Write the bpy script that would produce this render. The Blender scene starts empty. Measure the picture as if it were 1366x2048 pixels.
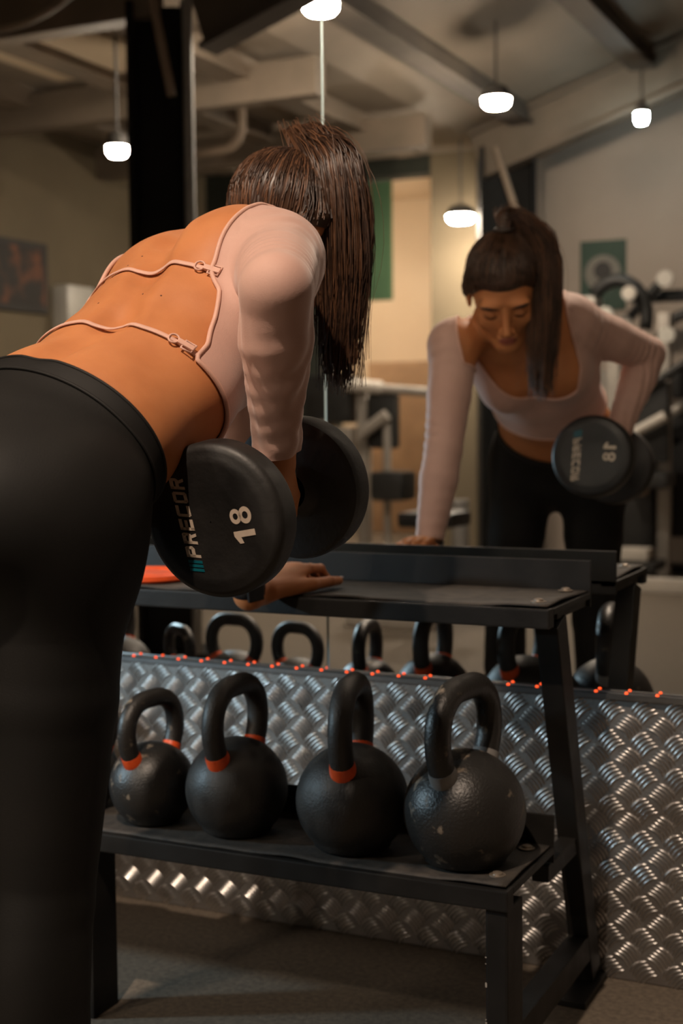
import bpy, bmesh, math, random
import numpy as np
from mathutils import Vector, Matrix
from mathutils.bvhtree import BVHTree

random.seed(7); RNG = np.random.default_rng(7)
scene = bpy.context.scene
col = scene.collection

# ------------------------------------------------------------------ camera
F_PX = 2748.5
CAM = np.array([0.0, -2.541, 1.0673])
YAW, PITCH, ROLL = 0.4435, 0.0661, -0.0098
_fw = np.array([-math.sin(YAW) * math.cos(PITCH), math.cos(YAW) * math.cos(PITCH), -math.sin(PITCH)])
_r0 = np.cross(_fw, [0, 0, 1]); _r0 /= np.linalg.norm(_r0); _u0 = np.cross(_r0, _fw)
_rt = math.cos(ROLL) * _r0 + math.sin(ROLL) * _u0
_up = -math.sin(ROLL) * _r0 + math.cos(ROLL) * _u0
cd = bpy.data.cameras.new('camera'); cam = bpy.data.objects.new('camera', cd); col.objects.link(cam)
cam.matrix_world = Matrix(((_rt[0], _up[0], -_fw[0], CAM[0]), (_rt[1], _up[1], -_fw[1], CAM[1]),
                           (_rt[2], _up[2], -_fw[2], CAM[2]), (0, 0, 0, 1)))
cd.sensor_fit = 'VERTICAL'; cd.sensor_height = 36.0; cd.lens = 36.0 * F_PX / 2048.0
cd.clip_start = 0.05; cd.clip_end = 60
cd.dof.use_dof = True; cd.dof.focus_distance = 1.86; cd.dof.aperture_fstop = 3.8
scene.camera = cam

# ------------------------------------------------------------------ world, exposure, lights
scene.view_settings.view_transform = 'Standard'
scene.view_settings.look = 'None'
scene.view_settings.gamma = 1.0
scene.view_settings.use_curve_mapping = False
scene.view_settings.exposure = 0.0
world = bpy.data.worlds.new('world'); scene.world = world; world.use_nodes = True
world.node_tree.nodes['Background'].inputs[0].default_value = (0.9, 0.72, 0.6, 1)
world.node_tree.nodes['Background'].inputs[1].default_value = 0.012

def light(name, kind, loc, energy, color, target=None, size=0.2, spot=60, blend=0.4):
    d = bpy.data.lights.new(name, kind); d.energy = energy; d.color = color
    if kind == 'AREA': d.size = size
    elif kind in ('POINT', 'SPOT'): d.shadow_soft_size = size
    if kind == 'SPOT': d.spot_size = math.radians(spot); d.spot_blend = blend
    o = bpy.data.objects.new(name, d); col.objects.link(o); o.location = loc
    if target is not None:
        o.rotation_euler = (Vector(target) - Vector(loc)).to_track_quat('-Z', 'Y').to_euler()
    return o
WARM = (1.0, 0.78, 0.60); COOL = (0.62, 0.86, 1.0)
KEY = (-0.80, -2.50, 3.50)
light('key_spot', 'SPOT', KEY, 390, WARM, (-0.95, -0.75, 0.9), 0.035, 70, 0.5)
COOLPOS = (-2.75, -1.25, 1.02)
light('cool_spot', 'SPOT', COOLPOS, 68, COOL, (-1.05, -0.30, 0.46), 0.05, 52, 0.5)

# ------------------------------------------------------------------ helpers
def V(*a): return np.array(a, float)
def nrm(v):
    v = np.asarray(v, float); return v / np.linalg.norm(v)
def link_mesh(name, verts, faces, mat=None, parent=None, smooth=False, loc=None):
    me = bpy.data.meshes.new(name)
    me.from_pydata([tuple(map(float, v)) for v in verts], [], [tuple(map(int, f)) for f in faces])
    if smooth: me.polygons.foreach_set('use_smooth', [True] * len(me.polygons))
    me.update()
    if mat: me.materials.append(mat)
    o = bpy.data.objects.new(name, me); col.objects.link(o)
    if parent: o.parent = parent
    if loc is not None: o.location = loc
    return o
def link_tris(name, verts, faces, mat=None, parent=None, smooth=True):
    """fast path for large numpy triangle / quad meshes"""
    me = bpy.data.meshes.new(name)
    verts = np.asarray(verts, np.float32); faces = np.asarray(faces, np.int32)
    k = faces.shape[1]
    me.vertices.add(len(verts)); me.vertices.foreach_set('co', verts.ravel())
    me.loops.add(faces.size); me.loops.foreach_set('vertex_index', faces.ravel())
    me.polygons.add(len(faces))
    me.polygons.foreach_set('loop_start', np.arange(0, faces.size, k, dtype=np.int32))
    me.polygons.foreach_set('use_smooth', np.full(len(faces), smooth))
    me.update(calc_edges=True); me.validate()
    if mat: me.materials.append(mat)
    o = bpy.data.objects.new(name, me); col.objects.link(o)
    if parent: o.parent = parent
    return o
def empty(name, loc=(0, 0, 0), rz=0.0):
    o = bpy.data.objects.new(name, None); col.objects.link(o); o.location = loc; o.rotation_euler = (0, 0, rz)
    o.empty_display_size = 0.05
    return o
def tag(o, label=None, cat=None, group=None, kind=None):
    if label: o['label'] = label
    if cat: o['category'] = cat
    if group: o['group'] = group
    if kind: o['kind'] = kind
    return o
def copy_tree(o, parent=None):
    c = o.copy(); col.objects.link(c); c.parent = parent
    for ch in list(o.children): copy_tree(ch, c)
    return c

class MB:
    """collects simple shapes into one mesh"""
    def __init__(s): s.v = []; s.f = []
    def add(s, vs, fs):
        n = len(s.v); s.v += [tuple(map(float, v)) for v in vs]; s.f += [tuple(i + n for i in f) for f in fs]; return s
    def box(s, lo, hi, bev=0.0):
        bm = bmesh.new(); bmesh.ops.create_cube(bm, size=1)
        lo = V(*lo); hi = V(*hi)
        for v in bm.verts: v.co = [(lo[i] + hi[i]) / 2 + v.co[i] * (hi[i] - lo[i]) for i in range(3)]
        if bev > 0: bmesh.ops.bevel(bm, geom=bm.edges[:], offset=bev, segments=2, affect='EDGES', profile=0.7)
        s.bm(bm); return s
    def bm(s, bm):
        bm.verts.index_update()
        s.add([v.co[:] for v in bm.verts], [[v.index for v in f.verts] for f in bm.faces]); bm.free(); return s
    def bar(s, a, b, wid, dep, up=(0, 0, 1), bev=0.0):
        """rectangular bar from a to b; wid across, dep along 'up'"""
        a = V(*a); b = V(*b); w = nrm(b - a); u = np.cross(w, V(*up)); u = nrm(u); v = np.cross(u, w)
        L = np.linalg.norm(b - a)
        bm = bmesh.new(); bmesh.ops.create_cube(bm, size=1)
        for q in bm.verts: q.co = (q.co[0] * wid, q.co[1] * dep, q.co[2] * L)
        if bev > 0: bmesh.ops.bevel(bm, geom=bm.edges[:], offset=bev, segments=2, affect='EDGES', profile=0.7)
        c = (a + b) / 2
        for q in bm.verts: q.co = c + u * q.co[0] + v * q.co[1] + w * q.co[2]
        s.bm(bm); return s
    def tube(s, pts, r, n=10, cap=True, closed=False):
        pts = [np.asarray(p, float) for p in pts]; m = len(pts)
        rs = r if hasattr(r, '__len__') else [r] * m
        t0 = nrm(pts[1] - pts[0]); ref = V(0, 0, 1) if abs(t0[2]) < 0.9 else V(1, 0, 0)
        u = nrm(np.cross(t0, ref)); vs = []; fs = []
        for i, p in enumerate(pts):
            if closed: t = pts[(i + 1) % m] - pts[i - 1]
            else: t = pts[min(i + 1, m - 1)] - pts[max(i - 1, 0)]
            t = nrm(t); u = nrm(u - t * (u @ t)); w = np.cross(t, u)
            for k in range(n):
                a = 2 * math.pi * k / n; vs.append(p + rs[i] * (u * math.cos(a) + w * math.sin(a)))
        for i in range(m if closed else m - 1):
            j = (i + 1) % m
            for k in range(n):
                k2 = (k + 1) % n; fs.append((i * n + k, i * n + k2, j * n + k2, j * n + k))
        if cap and not closed:
            fs.append(tuple(range(n - 1, -1, -1))); fs.append(tuple((m - 1) * n + k for k in range(n)))
        return s.add(vs, fs)
    def lathe(s, prof, n=32, o=(0, 0, 0), axis=(0, 0, 1), cap=True):
        """prof: list of (radius, height) along the axis"""
        w = nrm(axis); ref = V(1, 0, 0) if abs(w[0]) < 0.9 else V(0, 1, 0)
        u = nrm(np.cross(ref, w)); v = np.cross(w, u); o = V(*o); vs = []; fs = []
        for r, h in prof:
            for k in range(n):
                a = 2 * math.pi * k / n; vs.append(o + w * h + r * (u * math.cos(a) + v * math.sin(a)))
        for i in range(len(prof) - 1):
            for k in range(n):
                k2 = (k + 1) % n; fs.append((i * n + k, i * n + k2, (i + 1) * n + k2, (i + 1) * n + k))
        if cap:
            fs.append(tuple(range(n - 1, -1, -1))); fs.append(tuple((len(prof) - 1) * n + k for k in range(n)))
        return s.add(vs, fs)
    def prism(s, poly, o, u, v, w, d):
        """polygon in (u,v) extruded by d along w"""
        o = V(*o); u = V(*u); v = V(*v); w = V(*w); n = len(poly)
        vs = [o + u * p[0] + v * p[1] for p in poly] + [o + u * p[0] + v * p[1] + w * d for p in poly]
        fs = [tuple(range(n - 1, -1, -1)), tuple(range(n, 2 * n))] + [(i, (i + 1) % n, n + (i + 1) % n, n + i) for i in range(n)]
        return s.add(vs, fs)
    def build(s, name, mat, parent=None, smooth=False, angle=None, loc=None):
        o = link_mesh(name, s.v, s.f, mat, parent, smooth, loc)
        if angle is not None:
            bm = bmesh.new(); bm.from_mesh(o.data); bmesh.ops.recalc_face_normals(bm, faces=bm.faces[:])
            for e in bm.edges:
                if len(e.link_faces) == 2 and e.calc_face_angle(0) > math.radians(angle): e.smooth = False
            for f in bm.faces: f.smooth = True
            bm.to_mesh(o.data); bm.free()
        return o

# ------------------------------------------------------------------ materials
def mat(name, color, rough=0.5, metal=0.0, var=0.0, vscale=8.0, color2=None, bump=0.0, bscale=60.0, spec=0.5,
        emit=None, estr=0.0, detail=4.0, sheen=0.0, sss=0.0, lo=0.35, hi=0.65, aniso=None, coat=0.0, rvar=0.0):
    m = bpy.data.materials.new(name); m.use_nodes = True
    nt = m.node_tree; N = nt.nodes; L = nt.links; b = N['Principled BSDF']
    b.inputs['Base Color'].default_value = (*color, 1); b.inputs['Roughness'].default_value = rough
    b.inputs['Metallic'].default_value = metal; b.inputs['Specular IOR Level'].default_value = spec
    if coat: b.inputs['Coat Weight'].default_value = coat
    if sheen: b.inputs['Sheen Weight'].default_value = sheen
    if sss:
        b.inputs['Subsurface Weight'].default_value = sss
        b.inputs['Subsurface Radius'].default_value = (0.012, 0.004, 0.002); b.inputs['Subsurface Scale'].default_value = 1.0
    if emit: b.inputs['Emission Color'].default_value = (*emit, 1); b.inputs['Emission Strength'].default_value = estr
    tc = N.new('ShaderNodeTexCoord')
    if color2 is not None or rvar:
        nz = N.new('ShaderNodeTexNoise'); nz.inputs['Scale'].default_value = vscale; nz.inputs['Detail'].default_value = detail
        L.new(tc.outputs['Object'], nz.inputs['Vector'])
        rp = N.new('ShaderNodeMapRange'); rp.inputs['From Min'].default_value = lo; rp.inputs['From Max'].default_value = hi
        L.new(nz.outputs['Fac'], rp.inputs['Value'])
        if color2 is not None:
            mx = N.new('ShaderNodeMix'); mx.data_type = 'RGBA'
            mx.inputs['A'].default_value = (*color, 1); mx.inputs['B'].default_value = (*color2, 1)
            L.new(rp.outputs['Result'], mx.inputs['Factor']); L.new(mx.outputs['Result'], b.inputs['Base Color'])
        if rvar:
            r2 = N.new('ShaderNodeMapRange'); r2.inputs['To Min'].default_value = rough; r2.inputs['To Max'].default_value = rough + rvar
            L.new(rp.outputs['Result'], r2.inputs['Value']); L.new(r2.outputs['Result'], b.inputs['Roughness'])
    if bump > 0:
        n2 = N.new('ShaderNodeTexNoise'); n2.inputs['Scale'].default_value = bscale; n2.inputs['Detail'].default_value = 3
        bp = N.new('ShaderNodeBump'); bp.inputs['Strength'].default_value = bump; bp.inputs['Distance'].default_value = 0.004
        L.new(tc.outputs['Object'], n2.inputs['Vector']); L.new(n2.outputs['Fac'], bp.inputs['Height'])
        L.new(bp.outputs['Normal'], b.inputs['Normal'])
    return m
M = {}
M['floor'] = mat('rubber_floor', (0.092, 0.073, 0.054), 0.8, color2=(0.15, 0.119, 0.088), vscale=90, detail=6, bump=0.35, bscale=240)
M['wall'] = mat('painted_wall', (0.42, 0.345, 0.29), 0.85, color2=(0.37, 0.30, 0.25), vscale=1.2, bump=0.1, bscale=40)
M['wall_olive'] = mat('olive_wall', (0.17, 0.135, 0.085), 0.85, color2=(0.14, 0.11, 0.07), vscale=1.4, bump=0.1, bscale=40)
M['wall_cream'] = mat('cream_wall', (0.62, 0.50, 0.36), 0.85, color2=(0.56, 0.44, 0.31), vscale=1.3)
M['roof'] = mat('roof_sheet', (0.27, 0.22, 0.17), 0.7, color2=(0.22, 0.18, 0.14), vscale=1.5)
M['beam'] = mat('beam_brown', (0.10, 0.08, 0.06), 0.7, color2=(0.07, 0.055, 0.045), vscale=3)
M['beam_light'] = mat('beam_light', (0.20, 0.155, 0.115), 0.7, color2=(0.15, 0.12, 0.09), vscale=3)
M['column'] = mat('column_black', (0.006, 0.006, 0.0062), 0.7, color2=(0.009, 0.0085, 0.008), vscale=3, spec=0.2)
M['pipe'] = mat('pipe_tan', (0.27, 0.20, 0.145), 0.6, color2=(0.22, 0.165, 0.12), vscale=5)
M['steel'] = mat('steel_grey', (0.34, 0.33, 0.32), 0.4, 0.6, color2=(0.26, 0.25, 0.24), vscale=6)
M['mirror'] = mat('mirror_glass', (0.86, 0.88, 0.87), 0.0, 1.0)
M['mirror_edge'] = mat('mirror_edge', (0.36, 0.45, 0.45), 0.25, 0.3, color2=(0.30, 0.40, 0.41), vscale=6)
M['plate'] = mat('aluminium_tread', (0.33, 0.31, 0.295), 0.44, 0.9, color2=(0.30, 0.29, 0.28), vscale=14, bump=0.12, bscale=120, rvar=0.14)
M['tread'] = mat('tread_bar', (0.66, 0.645, 0.63), 0.27, 1.0, color2=(0.54, 0.525, 0.51), vscale=20, rvar=0.10)
M['trim'] = mat('aluminium_trim', (0.42, 0.42, 0.42), 0.35, 1.0, color2=(0.34, 0.34, 0.34), vscale=20)
M['led'] = mat('led_orange', (1.0, 0.12, 0.03), 0.4, emit=(1.0, 0.085, 0.015), estr=2.2)
M['ledtape'] = mat('led_tape', (0.03, 0.03, 0.03), 0.5, color2=(0.05, 0.05, 0.05), vscale=40)
M['rack'] = mat('rack_black', (0.008, 0.0075, 0.007), 0.45, color2=(0.013, 0.0115, 0.010), vscale=9, bump=0.08, bscale=180, rvar=0.15, spec=0.28)
M['mat'] = mat('rubber_mat', (0.024, 0.020, 0.017), 0.75, color2=(0.048, 0.039, 0.031), vscale=38, detail=7, bump=0.3, bscale=120)
M['chip'] = mat('chipped_paint', (0.42, 0.38, 0.33), 0.6, color2=(0.25, 0.22, 0.19), vscale=60)
M['bolt'] = mat('bolt_zinc', (0.30, 0.25, 0.20), 0.45, 0.6, color2=(0.2, 0.17, 0.14), vscale=60)
M['kb'] = mat('kettlebell_black', (0.013, 0.012, 0.0115), 0.46, color2=(0.024, 0.021, 0.018), vscale=26, detail=8, bump=0.22, bscale=260, rvar=0.15)
M['kb_worn'] = mat('kettlebell_worn', (0.016, 0.015, 0.014), 0.40, color2=(0.20, 0.155, 0.11), vscale=34, detail=9, bump=0.25, bscale=220, lo=0.62, hi=0.72, rvar=0.2)
M['orange'] = mat('band_orange', (0.75, 0.09, 0.015), 0.45, color2=(0.62, 0.07, 0.012), vscale=30)
M['grey_band'] = mat('band_grey', (0.20, 0.19, 0.18), 0.5, color2=(0.15, 0.145, 0.14), vscale=30)
M['urethane'] = mat('urethane_black', (0.0085, 0.0078, 0.0075), 0.45, color2=(0.014, 0.0125, 0.0115), vscale=18, detail=6, bump=0.10, bscale=160, rvar=0.12)
M['chrome'] = mat('chrome', (0.5, 0.49, 0.48), 0.22, 1.0, color2=(0.42, 0.41, 0.40), vscale=20)
M['print'] = mat('print_cream', (0.62, 0.51, 0.41), 0.6, color2=(0.52, 0.42, 0.33), vscale=40)
M['print_teal'] = mat('print_teal', (0.0, 0.13, 0.17), 0.5, color2=(0.0, 0.10, 0.14), vscale=40)
M['skin'] = mat('skin', (0.50, 0.195, 0.075), 0.55, color2=(0.43, 0.158, 0.058), vscale=14, bump=0.05, bscale=320, sss=0.10, spec=0.3)
M['lip'] = mat('lip', (0.36, 0.10, 0.06), 0.4, color2=(0.30, 0.08, 0.05), vscale=60)
M['brow'] = mat('brow', (0.025, 0.014, 0.009), 0.6, color2=(0.035, 0.02, 0.013), vscale=80)
M['nail'] = mat('nail_white', (0.78, 0.70, 0.66), 0.25, color2=(0.74, 0.66, 0.62), vscale=60)
M['mole'] = mat('mole', (0.12, 0.04, 0.02), 0.6, color2=(0.09, 0.03, 0.015), vscale=90)
M['hair'] = mat('hair_brown', (0.028, 0.0135, 0.008), 0.36, color2=(0.060, 0.029, 0.016), vscale=22, spec=0.6)
M['hair2'] = mat('hair_light', (0.10, 0.046, 0.023), 0.36, color2=(0.16, 0.075, 0.038), vscale=18, spec=0.6)
M['pink'] = mat('pink_jersey', (0.53, 0.325, 0.265), 0.72, color2=(0.50, 0.30, 0.245), vscale=12, bump=0.10, bscale=600, sheen=0.25)
M['pink_trim'] = mat('pink_piping', (0.62, 0.37, 0.29), 0.6, color2=(0.56, 0.33, 0.26), vscale=60)
M['leggings'] = mat('black_leggings', (0.0050, 0.0047, 0.0043), 0.70, color2=(0.0075, 0.0068, 0.0060), vscale=9, bump=0.15, bscale=700, spec=0.25)
M['waistband'] = mat('black_waistband', (0.0055, 0.0052, 0.005), 0.65, color2=(0.008, 0.0075, 0.007), vscale=14, spec=0.3)
M['watch'] = mat('watch_black', (0.012, 0.013, 0.015), 0.35, color2=(0.02, 0.021, 0.023), vscale=30)
M['shoe'] = mat('shoe_dark', (0.03, 0.03, 0.032), 0.6, color2=(0.05, 0.05, 0.052), vscale=20)
M['sole'] = mat('shoe_sole', (0.5, 0.48, 0.45), 0.6, color2=(0.42, 0.4, 0.38), vscale=20)
M['lamp'] = mat('lamp_glow', (1, 0.95, 0.88), 0.4, emit=(1.0, 0.82, 0.64), estr=500)
M['lamp_cool'] = mat('lamp_glow_cool', (0.9, 1.0, 1.0), 0.4, emit=(0.85, 1.0, 1.0), estr=120)
M['lamp_body'] = mat('lamp_body', (0.06, 0.055, 0.05), 0.5, color2=(0.09, 0.085, 0.08), vscale=20)
M['cable'] = mat('cable', (0.30, 0.24, 0.18), 0.6, color2=(0.24, 0.19, 0.14), vscale=20)
M['green'] = mat('green_banner', (0.055, 0.115, 0.055), 0.7, color2=(0.045, 0.095, 0.045), vscale=3)
M['poster_green'] = mat('poster_green', (0.02, 0.055, 0.035), 0.6, color2=(0.016, 0.045, 0.028), vscale=3)
M['poster_grey'] = mat('poster_grey', (0.20, 0.18, 0.15), 0.6, color2=(0.17, 0.15, 0.13), vscale=6)
M['poster_dark'] = mat('poster_dark', (0.02, 0.016, 0.016), 0.6, color2=(0.03, 0.025, 0.022), vscale=6)
M['picture'] = mat('picture_print', (0.014, 0.010, 0.008), 0.6, color2=(0.20, 0.06, 0.02), vscale=5.5, detail=3, lo=0.5, hi=0.72)
M['white_plastic'] = mat('white_plastic', (0.62, 0.60, 0.55), 0.35, color2=(0.56, 0.54, 0.50), vscale=8)
M['gym_frame'] = mat('gym_frame_silver', (0.42, 0.38, 0.34), 0.4, 0.3, color2=(0.34, 0.31, 0.28), vscale=5)
M['gym_black'] = mat('gym_black', (0.012, 0.012, 0.012), 0.5, color2=(0.02, 0.02, 0.02), vscale=8)
M['gym_white'] = mat('gym_white', (0.60, 0.55, 0.49), 0.45, color2=(0.52, 0.48, 0.43), vscale=8)
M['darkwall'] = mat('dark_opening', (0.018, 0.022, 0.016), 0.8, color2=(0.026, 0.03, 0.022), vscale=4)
M['wood'] = mat('wood_tan', (0.36, 0.22, 0.12), 0.6, color2=(0.30, 0.18, 0.10), vscale=6)
def settle(root, base):
    root.location = base
    for ch in root.children: ch.location = Vector(ch.location) - Vector(base)
    return root
def struct(name, mb, m, parent=None, **k):
    o = mb.build(name, m, parent, **k)
    if parent is None: o['kind'] = 'structure'
    return o
# ------------------------------------------------------------------ room shell
X0, X1, YB = -6.0, 3.2, -7.5
struct('floor', MB().box((X0 - 0.2, YB - 2.6, -0.1), (X1 + 0.2, 0.2, 0.0)), M['floor'])
struct('wall_front', MB().box((X0 - 0.2, 0.006, 0), (X1 + 0.2, 0.2, 5.4)), M['wall'])
struct('wall_left', MB().box((X0 - 0.2, YB, 0), (X0, 0.006, 3.2)), M['wall_olive'])
struct('wall_right', MB().box((X1, YB, 0), (X1 + 0.2, 0.006, 5.4)), M['wall'])
# back wall in three pieces around a lit recess
RX0, RX1, RZ = -4.85, -3.98, 2.98
struct('wall_back', MB().box((-3.35, YB - 0.2, 0), (X1 + 0.2, YB, 5.4)), M['wall'])
struct('wall_back_pier', MB().box((RX1, YB - 0.2, 0), (-3.35, YB, 3.2)), M['wall_olive'])
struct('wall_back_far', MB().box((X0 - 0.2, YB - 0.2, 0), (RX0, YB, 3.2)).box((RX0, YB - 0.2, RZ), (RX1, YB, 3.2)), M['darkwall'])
rec = MB().box((RX0 - 1.2, YB - 2.6, 0), (RX1 + 0.3, YB - 2.4, 3.2)).box((RX0 - 1.4, YB - 2.6, 0), (RX0 - 1.2, YB - 0.2, 3.2)) \
    .box((RX1 + 0.3, YB - 2.6, 0), (RX1 + 0.5, YB - 0.2, 3.2)).box((RX0 - 1.4, YB - 2.6, 3.2), (RX1 + 0.5, YB - 0.2, 3.3))
struct('wall_recess', rec, M['wall_cream'])
# roof: flat left bay, pitched right bay
def roofz(x): return 3.12 if x < -3.5 else 3.12 + 0.33 * (x + 3.5)
struct('ceiling', MB().add([(X0 - .2, YB - .2, 3.12), (-3.5, YB - .2, 3.12), (-3.5, .2, 3.12), (X0 - .2, .2, 3.12),
                            (X1 + .2, YB - .2, roofz(X1 + .2)), (X1 + .2, .2, roofz(X1 + .2))],
                           [(0, 3, 2, 1), (1, 2, 5, 4)]), M['roof'])
k = 0
for x in (-5.4, -4.6, -3.9, -3.05, -2.2, -1.3, -0.4, 0.5, 1.5):
    z = roofz(x) - 0.055; k += 1
    struct('trim_%d' % k, MB().box((x - 0.05, -6.9, z - 0.06), (x + 0.05, 0.0, z + 0.06), 0.006).box((x - 0.085, -6.9, z - 0.075), (x + 0.085, 0, z - 0.06)), M['beam'] if x > -3.5 else M['beam_light'])
# sloping rafters (I-beams)
for y, mt in ((-6.95, 'beam_light'), (-3.1, 'beam')):
    k += 1
    a = V(-3.4, y, roofz(-3.4) - 0.20); b = V(X1, y, roofz(X1) - 0.20)
    mb = MB().bar(a, b, 0.02, 0.32)
    up = nrm(np.cross(np.cross(b - a, V(0, 0, 1)), b - a))
    mb.bar(a + up * 0.16, b + up * 0.16, 0.16, 0.025).bar(a - up * 0.16, b - up * 0.16, 0.16, 0.025)
    struct('trim_%d' % k, mb, M[mt])
for y in (-2.75, -4.4, -6.0):
    k += 1
    struct('trim_%d' % k, MB().box((X0, y - 0.06, 2.86), (-3.4, y + 0.06, 3.07), 0.006), M['beam_light'])

# steel columns
def column(name_label, cx, cy, w, h, rz):
    r = empty('steel_column'); tag(r, name_label, 'column')
    MB().box((-w / 2, -w * .08, 0), (w / 2, w * .08, h)).build('web', M['column'], r)
    for s in (-1, 1): MB().box((s * w / 2 - (.03 if s > 0 else 0), -w * .45, 0), (s * w / 2 + (0 if s > 0 else .03), w * .45, h), 0.004).build('flange', M['column'], r)
    MB().box((-w * .7, -w * .6, 0), (w * .7, w * .6, 0.025), 0.004).build('base_plate', M['column'], r)
    r.location = (cx, cy, 0); r.rotation_euler = (0, 0, rz); return r
column('black steel column reflected beside the left wall, with leaning tan strut', -3.42, -2.80, 0.27, 2.92, math.radians(-27))
column('black steel column reflected behind the ponytail, under the sloping rafter', -3.22, -7.06, 0.40, 3.0, math.radians(-24))
def strut(label, a, b, r, m, cat='pipe', name='pipe'):
    pts = [V(*a) * (1 - t) + V(*b) * t for t in np.linspace(0, 1, 8)]
    o = MB().tube(pts, r, 10).build(name, m, smooth=True, angle=40)
    return tag(o, label, cat)
strut('slanting tan conduit crossing the black column at upper left', (-3.36, -2.62, 3.02), (-3.27, -2.66, 2.49), 0.021, M['pipe'])
strut('slanting tan conduit crossing the black column above the reflected ponytail', (-3.22, -6.83, 2.98), (-3.06, -6.80, 2.52), 0.024, M['pipe'])
strut('upright pale grey downpipe right of the left black column', (-3.235, -2.74, 0), (-3.235, -2.74, 2.92), 0.024, M['steel'])
hook = [(-4.24, -5.0, 3.1), (-4.24, -5.0, 3.0), (-4.24, -5.0, 2.90)] + [(-4.24 - 0.14 + 0.14 * math.cos(a), -5.0, 2.90 - 0.14 * math.sin(a)) for a in np.linspace(0.2, 1.5, 7)] + [(-4.60, -5.0, 2.75)]
tag(MB().tube(hook, 0.03, 10).build('bent_pipe', M['pipe'], smooth=True), 'tan bent pipe curving down from the ceiling beside the head', 'pipe')
dr = [(-4.5 + 1.0 * t, -2.35 - 0.1 * t, 3.0 - 0.20 * 4 * t * (1 - t)) for t in np.linspace(0, 1, 17)]
tag(MB().tube(dr, 0.016, 8).build('hanging_cable', M['cable'], smooth=True), 'tan cable sagging under the roof at upper left', 'cable')
sk = MB().box((-4.98, -4.15, 3.06), (-4.20, -3.35, 3.115), 0.01)  # cream slab stands in for warm light falling on the ceiling
tag(sk.build('ceiling_light_patch', M['wall_cream']), 'warm lit patch of ceiling painted as a cream panel at upper left, left of the black column', 'panel')

# pendant lamps
def pendant(label, loc, r, lm, energy, color, rod_top, h=0.05):
    o = empty('pendant_lamp', (0, 0, 0)); tag(o, label, 'lamp', 'round pendant lamps reflected in the mirror')
    MB().lathe([(r * .55, .075), (r * .9, .055), (r * 1.04, .02), (r * 1.04, .0)], 28).build('housing', M['lamp_body'], o, smooth=True, angle=40)
    MB().lathe([(r * .2, -h), (r * .75, -h * .96), (r * .96, -h * .6), (r, 0), (r * .9, .006)], 28).build('diffuser', lm, o, smooth=True, angle=50)
    MB().tube([(0, 0, .07), (0, 0, rod_top - loc[2])], .008, 8).build('rod', M['lamp_body'], o)
    o.location = loc
    return o
LW = (1.0, 0.80, 0.62)
pendant('glowing pendant lamp in front of the olive wall, left of the black column', (-4.06, -3.39, 2.47), 0.055, M['lamp'], 26, LW, 3.1)
pendant('glowing pendant lamp cut by the mirror joint at the top', (-2.92, -3.43, 3.04), 0.085, M['lamp'], 26, LW, 3.3)
pendant('glowing pendant lamp high above the reflected ponytail', (-2.66, -5.21, 2.93), 0.082, M['lamp'], 26, LW, 3.38)
pendant('glowing pendant lamp low against the brown pier', (-3.54, -6.98, 2.55), 0.098, M['lamp'], 22, LW, 3.1)
pendant('small cool white spot lamp on the grey wall at upper right', (-2.13, -6.58, 3.06), 0.042, M['lamp_cool'], 8, (0.85, 1, 1), 3.55, 0.07)
pendant('added pendant lamp, out of sight, lighting the cream recess', (-5.35, -8.6, 2.72), 0.085, M['lamp'], 0, LW, 3.2)  # lamp added out of view to brighten the recess walls
# fixtures of the two spots that light the scene
def spot_fixture(label, loc, target, m, mount):
    o = empty('track_spot'); tag(o, label, 'lamp')
    d = nrm(V(*target) - V(*loc)); c = V(*loc) - d * 0.03
    MB().lathe([(.05, -.16), (.062, -.15), (.068, 0.02), (.060, 0.02), (.056, -.10), (.001, -.11)], 24, c, d, cap=False).build('can', M['lamp_body'], o, smooth=True, angle=40)
    MB().tube([c - d * .1, V(*mount)], .01, 8).build('rod', M['lamp_body'], o)
    return o
spot_fixture('black spotlight can hanging behind the camera', KEY, (-0.95, -0.75, 0.9), M['lamp'], (KEY[0], KEY[1], roofz(KEY[0])))
sf = spot_fixture('black spotlight on a floor stand left of the rack', COOLPOS, (-1.05, -0.30, 0.46), M['lamp_cool'], (COOLPOS[0] - 0.14, COOLPOS[1] - 0.08, 0.90))
MB().tube([(COOLPOS[0] - 0.14, COOLPOS[1] - 0.08, 0.90), (COOLPOS[0] - 0.14, COOLPOS[1] - 0.08, 0.03)], .012, 10).build('stand_pole', M['lamp_body'], sf, smooth=True, angle=40)
for a_ in (0.3, 2.4, 4.5): MB().tube([(COOLPOS[0] - 0.14, COOLPOS[1] - 0.08, 0.25), (COOLPOS[0] - 0.14 + 0.28 * math.cos(a_), COOLPOS[1] - 0.08 + 0.28 * math.sin(a_), 0.008)], .008, 8).build('stand_leg', M['lamp_body'], sf, smooth=True, angle=40)

# ------------------------------------------------------------------ mirror, ledge, tread plate
JX = -1.241
for nm, a, b, lb in (('wall_mirror', -3.6, JX - 0.0028, 'tall wall mirror panel left of the vertical joint'), ('wall_mirror', JX + 0.0028, 0.9, 'tall wall mirror panel right of the vertical joint')):
    o = MB().box((a, 0.0, 0.553), (b, 0.005, 2.75)).build(nm, M['mirror']); tag(o, lb, 'mirror', 'wall mirror panels')
tag(MB().box((JX - 0.0028, 0.001, 0.553), (JX + 0.0028, 0.0055, 2.75)).build('mirror_joint', M['mirror_edge']), 'thin vertical joint between the two mirror panels', 'joint')
PX0, PX1, PH, PY = -2.6, 0.35, 0.546, -0.010
plate = empty('tread_plate'); tag(plate, 'silver aluminium tread plate covering the wall below the mirror', 'tread plate')
MB().box((PX0, PY, 0.002), (PX1, 0.0055, PH)).build('sheet', M['plate'], plate)
Pp = 0.0625; vs = []; fs = []
nl, nw = 9, 5
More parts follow.
